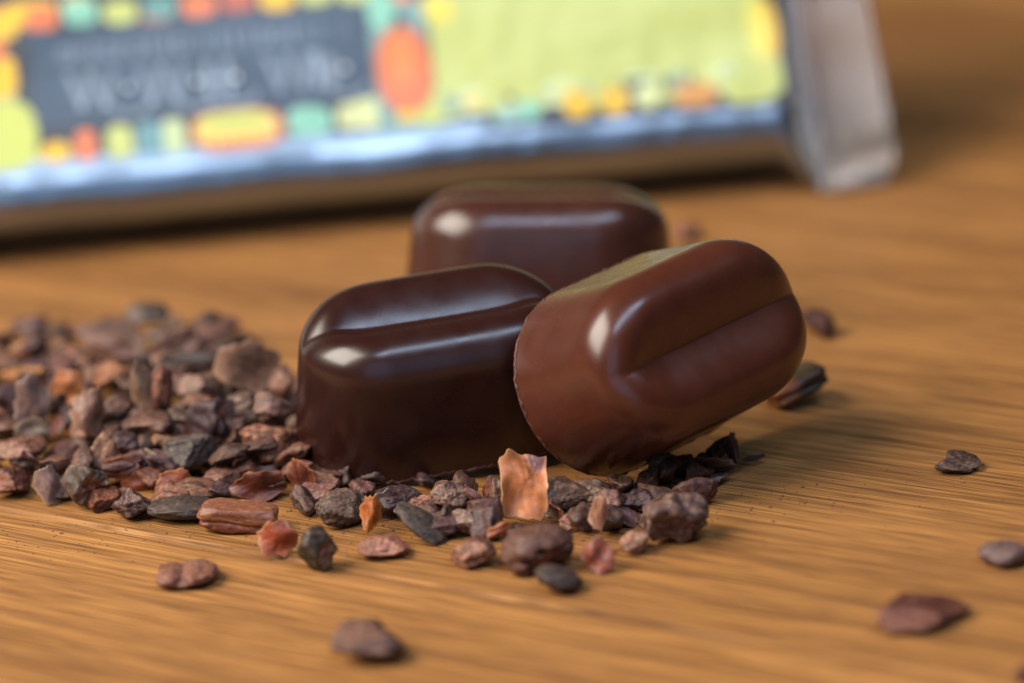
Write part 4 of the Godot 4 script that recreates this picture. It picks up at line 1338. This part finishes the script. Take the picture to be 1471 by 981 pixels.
	filler(270, Vector3(-41.0, 1.5, -14.5), "mauvebrown", "small dull mauve cocoa piece buried low in the middle of the left heap")
	filler(271, Vector3(-45.3, 1.4, -44.4), "darkbrown", "small dark brown cocoa piece buried low in the far part of the left heap")
	filler(272, Vector3(-55.4, 1.2, -30.7), "mauvebrown", "small dull mauve cocoa piece buried low in the middle of the left heap")
	filler(273, Vector3(-33.0, 2.0, -48.9), "darkbrown", "small dark brown cocoa piece buried low in the far part of the left heap")
	filler(274, Vector3(-56.6, 1.2, -42.7), "pinkbrown", "small pinkish brown cocoa piece buried low in the far part of the left heap")
	filler(275, Vector3(-36.6, 1.9, -22.9), "brown", "small mid brown cocoa piece buried low in the middle of the left heap")
	filler(276, Vector3(-28.4, 1.4, -16.5), "darkbrown", "small dark brown cocoa piece buried low in the middle of the left heap")
	filler(277, Vector3(-33.2, 1.7, -1.2), "plum", "small dark plum cocoa piece buried low in the near part of the left heap")
	filler(278, Vector3(-67.0, 1.3, -53.8), "darkbrown", "small dark brown cocoa piece buried low in the far part of the left heap")
	filler(279, Vector3(-51.3, 1.4, -30.2), "darkbrown", "small dark brown cocoa piece buried low in the middle of the left heap")
	filler(280, Vector3(-58.1, 1.9, -23.2), "darkbrown", "small dark brown cocoa piece buried low in the middle of the left heap")
	filler(281, Vector3(-26.4, 1.3, -11.7), "redbrown", "small reddish brown cocoa piece buried low in the near part of the left heap")
	filler(282, Vector3(-30.1, 1.3, -11.3), "pinkbrown", "small pinkish brown cocoa piece buried low in the near part of the left heap")
	filler(283, Vector3(-25.1, 1.9, -5.1), "redbrown", "small reddish brown cocoa piece buried low in the near part of the left heap")
	filler(284, Vector3(-54.6, 2.0, -23.0), "mauve", "small plum brown cocoa piece buried low in the middle of the left heap")
	filler(285, Vector3(-68.3, 1.2, -51.1), "mauvebrown", "small dull mauve cocoa piece buried low in the far part of the left heap")
	filler(286, Vector3(-47.7, 1.3, -31.3), "darkbrown", "small dark brown cocoa piece buried low in the middle of the left heap")
	filler(287, Vector3(-61.2, 1.3, -55.3), "darkbrown", "small dark brown cocoa piece buried low in the far part of the left heap")
	filler(288, Vector3(-53.1, 1.6, -55.6), "plum", "small dark plum cocoa piece buried low in the far part of the left heap")
	filler(289, Vector3(-42.1, 1.4, -40.1), "mauvebrown", "small dull mauve cocoa piece buried low in the far part of the left heap")
	filler(290, Vector3(-47.3, 1.9, -15.9), "mauve", "small plum brown cocoa piece buried low in the middle of the left heap")
	filler(291, Vector3(-43.2, 1.7, -55.8), "greybrown", "small grey brown cocoa piece buried low in the far part of the left heap")
	filler(292, Vector3(-47.5, 1.4, -42.4), "brown", "small mid brown cocoa piece buried low in the far part of the left heap")
	filler(293, Vector3(-26.7, 1.7, -34.9), "brown", "small mid brown cocoa piece buried low in the middle of the left heap")
	filler(294, Vector3(-34.1, 1.3, -6.8), "purpleblack", "small purple black cocoa piece buried low in the near part of the left heap")
	filler(295, Vector3(-64.1, 1.3, -27.4), "greybrown", "small grey brown cocoa piece buried low in the middle of the left heap")
	filler(296, Vector3(-40.6, 1.7, -54.1), "redbrown", "small reddish brown cocoa piece buried low in the far part of the left heap")
	filler(297, Vector3(-63.2, 1.6, -33.3), "greybrown", "small grey brown cocoa piece buried low in the middle of the left heap")
	filler(298, Vector3(-36.7, 1.3, -32.7), "mauve", "small plum brown cocoa piece buried low in the middle of the left heap")
	filler(299, Vector3(-31.0, 1.4, -38.3), "pinkbrown", "small pinkish brown cocoa piece buried low in the far part of the left heap")
	filler(300, Vector3(-56.8, 1.3, -53.2), "purpleblack", "small purple black cocoa piece buried low in the far part of the left heap")
	filler(301, Vector3(-60.8, 1.3, -41.2), "purpleblack", "small purple black cocoa piece buried low in the far part of the left heap")
	filler(302, Vector3(-64.6, 1.6, -56.9), "mauvebrown", "small dull mauve cocoa piece buried low in the far part of the left heap")
	filler(303, Vector3(-36.1, 1.2, -37.7), "redbrown", "small reddish brown cocoa piece buried low in the far part of the left heap")
	filler(304, Vector3(-41.3, 1.4, -6.3), "redbrown", "small reddish brown cocoa piece buried low in the near part of the left heap")
	filler(305, Vector3(-39.1, 1.5, 0.2), "pinkbrown", "small pinkish brown cocoa piece buried low in the near part of the left heap")
	filler(306, Vector3(-31.0, 1.9, -7.7), "redbrown", "small reddish brown cocoa piece buried low in the near part of the left heap")
	filler(307, Vector3(-60.4, 1.4, -51.8), "darkbrown", "small dark brown cocoa piece buried low in the far part of the left heap")
	filler(308, Vector3(-37.3, 1.8, -13.2), "darkbrown", "small dark brown cocoa piece buried low in the near part of the left heap")
	filler(309, Vector3(-65.1, 1.4, -12.6), "mauvebrown", "small dull mauve cocoa piece buried low in the near part of the left heap")
	filler(310, Vector3(-61.8, 1.2, -30.5), "darkbrown", "small dark brown cocoa piece buried low in the middle of the left heap")
	filler(311, Vector3(-60.7, 2.0, -11.4), "redbrown", "small reddish brown cocoa piece buried low in the near part of the left heap")
	filler(312, Vector3(-70.0, 1.7, -54.0), "pinkbrown", "small pinkish brown cocoa piece buried low in the far part of the left heap")
	filler(313, Vector3(-56.1, 1.3, -11.2), "darkbrown", "small dark brown cocoa piece buried low in the near part of the left heap")
	filler(314, Vector3(-28.6, 1.2, -2.2), "greybrown", "small grey brown cocoa piece buried low in the near part of the left heap")
	filler(315, Vector3(-26.3, 1.8, -29.3), "brown", "small mid brown cocoa piece buried low in the middle of the left heap")
	filler(316, Vector3(-50.3, 1.6, -45.1), "darkbrown", "small dark brown cocoa piece buried low in the far part of the left heap")
	filler(317, Vector3(-49.4, 1.4, -4.9), "brown", "small mid brown cocoa piece buried low in the near part of the left heap")
	filler(318, Vector3(-27.7, 2.7, -26.1), "mauvebrown", "small dull mauve cocoa piece lying on top in the middle of the left heap")
	filler(319, Vector3(-45.3, 3.0, -36.7), "darkbrown", "small dark brown cocoa piece lying on top in the far part of the left heap")
	filler(320, Vector3(-43.2, 3.6, -30.9), "mauvebrown", "small dull mauve cocoa piece lying on top in the middle of the left heap")
	filler(321, Vector3(-40.4, 2.9, -7.9), "plum", "small dark plum cocoa piece lying on top in the near part of the left heap")
	filler(322, Vector3(-35.4, 3.2, -45.6), "darkbrown", "small dark brown cocoa piece lying on top in the far part of the left heap")
	filler(323, Vector3(-62.8, 4.2, -20.1), "pinkbrown", "small pinkish brown cocoa piece lying on top in the middle of the left heap")
	filler(324, Vector3(-31.5, 2.8, -39.1), "redbrown", "small reddish brown cocoa piece lying on top in the far part of the left heap")
	filler(325, Vector3(-29.7, 4.0, -31.2), "darkbrown", "small dark brown cocoa piece lying on top in the middle of the left heap")
	filler(326, Vector3(-32.5, 3.0, -22.3), "plum", "small dark plum cocoa piece lying on top in the middle of the left heap")
	filler(327, Vector3(-34.2, 3.3, -24.8), "darkbrown", "small dark brown cocoa piece lying on top in the middle of the left heap")
	filler(328, Vector3(-50.7, 3.8, -17.9), "pinkbrown", "small pinkish brown cocoa piece lying on top in the middle of the left heap")
	filler(329, Vector3(-59.1, 3.7, -35.4), "brown", "small mid brown cocoa piece lying on top in the middle of the left heap")
	filler(330, Vector3(-56.5, 2.7, -48.4), "darkbrown", "small dark brown cocoa piece lying on top in the far part of the left heap")
	filler(331, Vector3(-62.6, 3.8, -24.5), "pinkbrown", "small pinkish brown cocoa piece lying on top in the middle of the left heap")
	filler(332, Vector3(-46.6, 2.8, -42.1), "greybrown", "small grey brown cocoa piece lying on top in the far part of the left heap")
	filler(333, Vector3(-61.1, 4.2, -29.6), "darkbrown", "small dark brown cocoa piece lying on top in the middle of the left heap")
	filler(334, Vector3(-66.3, 3.0, -25.5), "plum", "small dark plum cocoa piece lying on top in the middle of the left heap")
	filler(335, Vector3(-34.6, 3.8, -36.5), "plum", "small dark plum cocoa piece lying on top in the far part of the left heap")
	filler(336, Vector3(-56.2, 3.2, -9.3), "plum", "small dark plum cocoa piece lying on top in the near part of the left heap")
	filler(337, Vector3(-34.6, 3.5, -29.6), "plum", "small dark plum cocoa piece lying on top in the middle of the left heap")
	filler(338, Vector3(-53.2, 3.5, -8.3), "brown", "small mid brown cocoa piece lying on top in the near part of the left heap")
	filler(339, Vector3(-61.8, 2.9, -43.2), "mauvebrown", "small dull mauve cocoa piece lying on top in the far part of the left heap")
	filler(340, Vector3(-35.0, 3.9, -16.6), "darkbrown", "small dark brown cocoa piece lying on top in the middle of the left heap")
	filler(341, Vector3(-44.0, 3.9, -49.4), "greybrown", "small grey brown cocoa piece lying on top in the far part of the left heap")
	filler(342, Vector3(-47.4, 4.1, -15.7), "darkbrown", "small dark brown cocoa piece lying on top in the middle of the left heap")
	filler(343, Vector3(-40.6, 3.8, -47.6), "darkbrown", "small dark brown cocoa piece lying on top in the far part of the left heap")
	filler(344, Vector3(-49.7, 3.7, -6.7), "mauvebrown", "small dull mauve cocoa piece lying on top in the near part of the left heap")
	filler(345, Vector3(-56.5, 2.8, -43.5), "plum", "small dark plum cocoa piece lying on top in the far part of the left heap")
	filler(346, Vector3(-66.9, 3.0, -29.7), "mauvebrown", "small dull mauve cocoa piece lying on top in the middle of the left heap")
	filler(347, Vector3(-38.7, 3.8, -14.5), "brown", "small mid brown cocoa piece lying on top in the middle of the left heap")
	filler(348, Vector3(-49.7, 2.9, -37.9), "pinkbrown", "small pinkish brown cocoa piece lying on top in the far part of the left heap")
	filler(349, Vector3(-38.9, 4.2, -27.1), "darkbrown", "small dark brown cocoa piece lying on top in the middle of the left heap")
	filler(350, Vector3(-56.9, 2.9, -24.2), "purpleblack", "small purple black cocoa piece lying on top in the middle of the left heap")
	filler(351, Vector3(-69.4, 3.5, -51.9), "brown", "small mid brown cocoa piece lying on top in the far part of the left heap")
	filler(352, Vector3(-37.4, 3.8, -50.9), "darkbrown", "small dark brown cocoa piece lying on top in the far part of the left heap")
	filler(353, Vector3(-25.2, 3.2, -7.2), "pinkbrown", "small pinkish brown cocoa piece lying on top in the near part of the left heap")
	filler(354, Vector3(-59.2, 3.5, -18.6), "brown", "small mid brown cocoa piece lying on top in the middle of the left heap")
	filler(355, Vector3(-32.5, 3.1, -12.6), "darkbrown", "small dark brown cocoa piece lying on top in the near part of the left heap")
	filler(356, Vector3(-27.9, 3.6, -17.2), "brown", "small mid brown cocoa piece lying on top in the middle of the left heap")
	filler(357, Vector3(-67.7, 2.7, -37.9), "brown", "small mid brown cocoa piece lying on top in the far part of the left heap")
	filler(358, Vector3(-45.2, 3.3, -7.1), "mauve", "small plum brown cocoa piece lying on top in the near part of the left heap")
	filler(359, Vector3(-59.7, 4.1, -46.2), "plum", "small dark plum cocoa piece lying on top in the far part of the left heap")
	filler(360, Vector3(-40.4, 2.7, -36.6), "mauve", "small plum brown cocoa piece lying on top in the far part of the left heap")
	filler(361, Vector3(-47.3, 3.8, -45.3), "darkbrown", "small dark brown cocoa piece lying on top in the far part of the left heap")
	filler(362, Vector3(-34.9, 3.4, -40.3), "plum", "small dark plum cocoa piece lying on top in the far part of the left heap")
	filler(363, Vector3(-42.6, 2.8, -12.9), "darkbrown", "small dark brown cocoa piece lying on top in the near part of the left heap")
	filler(364, Vector3(-32.7, 3.6, -6.7), "darkbrown", "small dark brown cocoa piece lying on top in the near part of the left heap")
	filler(365, Vector3(-49.6, 3.6, -22.5), "purpleblack", "small purple black cocoa piece lying on top in the middle of the left heap")
	filler(366, Vector3(-29.2, 2.8, -13.2), "greybrown", "small grey brown cocoa piece lying on top in the near part of the left heap")
	filler(367, Vector3(-27.7, 3.2, -10.5), "darkbrown", "small dark brown cocoa piece lying on top in the near part of the left heap")
	filler(368, Vector3(-49.0, 3.1, -49.4), "mauvebrown", "small dull mauve cocoa piece lying on top in the far part of the left heap")
	filler(369, Vector3(-51.0, 4.2, -34.6), "brown", "small mid brown cocoa piece lying on top in the middle of the left heap")
	filler(370, Vector3(-40.0, 3.9, -32.4), "mauve", "small plum brown cocoa piece lying on top in the middle of the left heap")
	filler(371, Vector3(-46.4, 4.0, -31.4), "greybrown", "small grey brown cocoa piece lying on top in the middle of the left heap")
	filler(372, Vector3(-29.5, 3.9, -7.8), "darkbrown", "small dark brown cocoa piece lying on top in the near part of the left heap")
	filler(373, Vector3(-45.4, 2.9, -18.3), "plum", "small dark plum cocoa piece lying on top in the middle of the left heap")
	filler(374, Vector3(-67.2, 2.9, -45.9), "brown", "small mid brown cocoa piece lying on top in the far part of the left heap")
	filler(375, Vector3(-57.3, 2.8, -27.4), "brown", "small mid brown cocoa piece lying on top in the middle of the left heap")
	filler(376, Vector3(-52.4, 2.7, -47.7), "darkbrown", "small dark brown cocoa piece lying on top in the far part of the left heap")
	filler(377, Vector3(-57.0, 2.7, -14.5), "redbrown", "small reddish brown cocoa piece lying on top in the middle of the left heap")
	filler(378, Vector3(-55.5, 3.5, -39.8), "mauve", "small plum brown cocoa piece lying on top in the far part of the left heap")
	filler(379, Vector3(-36.9, 3.1, -10.7), "redbrown", "small reddish brown cocoa piece lying on top in the near part of the left heap")
	filler(380, Vector3(-59.1, 3.6, -39.9), "plum", "small dark plum cocoa piece lying on top in the far part of the left heap")
	filler(381, Vector3(-69.8, 4.1, -47.4), "darkbrown", "small dark brown cocoa piece lying on top in the far part of the left heap")
	filler(382, Vector3(-57.0, 4.0, -31.9), "redbrown", "small reddish brown cocoa piece lying on top in the middle of the left heap")
	filler(383, Vector3(-64.0, 4.1, -50.2), "plum", "small dark plum cocoa piece lying on top in the far part of the left heap")
	filler(384, Vector3(-38.1, 3.0, -38.9), "greybrown", "small grey brown cocoa piece lying on top in the far part of the left heap")
	filler(385, Vector3(-62.2, 2.7, -34.4), "darkbrown", "small dark brown cocoa piece lying on top in the middle of the left heap")
	filler(386, Vector3(-60.5, 3.0, -13.0), "darkbrown", "small dark brown cocoa piece lying on top in the near part of the left heap")
	filler(387, Vector3(-54.3, 4.2, -26.4), "darkbrown", "small dark brown cocoa piece lying on top in the middle of the left heap")
	filler(388, Vector3(-66.0, 3.9, -33.2), "mauve", "small plum brown cocoa piece lying on top in the middle of the left heap")
	filler(389, Vector3(-43.0, 2.7, -9.6), "plum", "small dark plum cocoa piece lying on top in the near part of the left heap")
	filler(390, Vector3(-22.0, 1.0, 0.7), "darkbrown", "small dark brown cocoa piece lying between the bigger nibs before the bonbons")
	filler(391, Vector3(-14.0, 1.0, 7.0), "purpleblack", "small purple black cocoa piece lying between the bigger nibs before the bonbons")
	filler(392, Vector3(-7.7, 1.0, 12.0), "darkbrown", "small dark brown cocoa piece lying between the bigger nibs before the bonbons")
	filler(393, Vector3(4.8, 1.0, 11.3), "redbrown", "small reddish brown cocoa piece lying between the bigger nibs before the bonbons")
	filler(394, Vector3(11.1, 1.0, 10.3), "mauve", "small plum brown cocoa piece lying between the bigger nibs before the bonbons")
	filler(395, Vector3(15.8, 1.0, 8.7), "brown", "small mid brown cocoa piece lying between the bigger nibs before the bonbons")
	filler(396, Vector3(3.4, 1.0, 6.7), "purpleblack", "small purple black cocoa piece lying between the bigger nibs before the bonbons")
	filler(397, Vector3(-21.4, 1.0, -3.4), "brown", "small mid brown cocoa piece lying between the bigger nibs before the bonbons")
	filler(398, Vector3(-18.9, 1.0, -3.0), "darkbrown", "small dark brown cocoa piece lying between the bigger nibs before the bonbons")
	filler(399, Vector3(-15.7, 1.0, -2.5), "darkbrown", "small dark brown cocoa piece lying between the bigger nibs before the bonbons")
	filler(400, Vector3(-10.1, 1.0, -1.6), "plum", "small dark plum cocoa piece lying between the bigger nibs before the bonbons")
	filler(401, Vector3(-5.7, 1.0, 5.3), "brown", "small mid brown cocoa piece lying between the bigger nibs before the bonbons")
	filler(402, Vector3(-3.7, 1.0, 7.6), "brown", "small mid brown cocoa piece lying between the bigger nibs before the bonbons")
	filler(403, Vector3(-1.3, 1.0, 5.0), "mauvebrown", "small dull mauve cocoa piece lying between the bigger nibs before the bonbons")
	filler(404, Vector3(7.4, 1.0, 4.3), "brown", "small mid brown cocoa piece lying between the bigger nibs before the bonbons")
	filler(405, Vector3(9.6, 1.0, 7.7), "darkbrown", "small dark brown cocoa piece lying between the bigger nibs before the bonbons")
	filler(406, Vector3(12.1, 1.0, 6.0), "darkbrown", "small dark brown cocoa piece lying between the bigger nibs before the bonbons")
	filler(407, Vector3(15.4, 1.0, 3.5), "mauvebrown", "small dull mauve cocoa piece lying between the bigger nibs before the bonbons")
	filler(408, Vector3(17.5, 1.0, 0.7), "greybrown", "small grey brown cocoa piece lying between the bigger nibs before the bonbons")
	filler(409, Vector3(20.0, 1.0, -0.6), "redbrown", "small reddish brown cocoa piece lying between the bigger nibs before the bonbons")
	filler(410, Vector3(23.9, 1.0, -3.8), "darkbrown", "small dark brown cocoa piece lying between the bigger nibs before the bonbons")
	filler(411, Vector3(22.3, 1.0, 1.5), "greybrown", "small grey brown cocoa piece lying between the bigger nibs before the bonbons")
	filler(412, Vector3(7.8, 1.0, 13.4), "mauvebrown", "small dull mauve cocoa piece lying between the bigger nibs before the bonbons")
	filler(413, Vector3(4.1, 1.0, 8.8), "brown", "small mid brown cocoa piece lying between the bigger nibs before the bonbons")
	filler(414, Vector3(10.8, 1.0, 14.8), "greybrown", "small grey brown cocoa piece lying between the bigger nibs before the bonbons")
	filler(415, Vector3(-7.7, 1.0, 13.0), "plum", "small dark plum cocoa piece lying between the bigger nibs before the bonbons")
	filler(416, Vector3(-12.4, 1.0, 7.3), "plum", "small dark plum cocoa piece lying between the bigger nibs before the bonbons")
	filler(417, Vector3(-17.1, 1.0, 5.5), "plum", "small dark plum cocoa piece lying between the bigger nibs before the bonbons")
	filler(418, Vector3(15.5, 1.0, 13.6), "darkbrown", "small dark brown cocoa piece lying between the bigger nibs before the bonbons")
	filler(419, Vector3(20.6, 1.0, 8.4), "mauve", "small plum brown cocoa piece lying between the bigger nibs before the bonbons")
	filler(420, Vector3(-9.2, 1.0, 7.8), "mauvebrown", "small dull mauve cocoa piece lying between the bigger nibs before the bonbons")
	filler(421, Vector3(-3.0, 1.0, 13.7), "plum", "small dark plum cocoa piece lying between the bigger nibs before the bonbons")
	filler(422, Vector3(-10.8, 1.0, 8.9), "plum", "small dark plum cocoa piece lying between the bigger nibs before the bonbons")
	filler(423, Vector3(8.8, 1.0, 7.6), "pinkbrown", "small pinkish brown cocoa piece lying between the bigger nibs before the bonbons")
	filler(424, Vector3(20.9, 1.0, 3.3), "brown", "small mid brown cocoa piece lying between the bigger nibs before the bonbons")
	filler(425, Vector3(17.9, 1.0, 1.8), "mauve", "small plum brown cocoa piece lying between the bigger nibs before the bonbons")
	filler(426, Vector3(-17.3, 1.0, -0.2), "mauve", "small plum brown cocoa piece lying between the bigger nibs before the bonbons")
	filler(427, Vector3(-23.5, 1.0, 3.5), "darkbrown", "small dark brown cocoa piece lying between the bigger nibs before the bonbons")
	filler(428, Vector3(12.5, 1.0, 12.5), "plum", "small dark plum cocoa piece lying between the bigger nibs before the bonbons")
	filler(429, Vector3(-6.1, 1.0, 4.8), "darkbrown", "small dark brown cocoa piece lying between the bigger nibs before the bonbons")
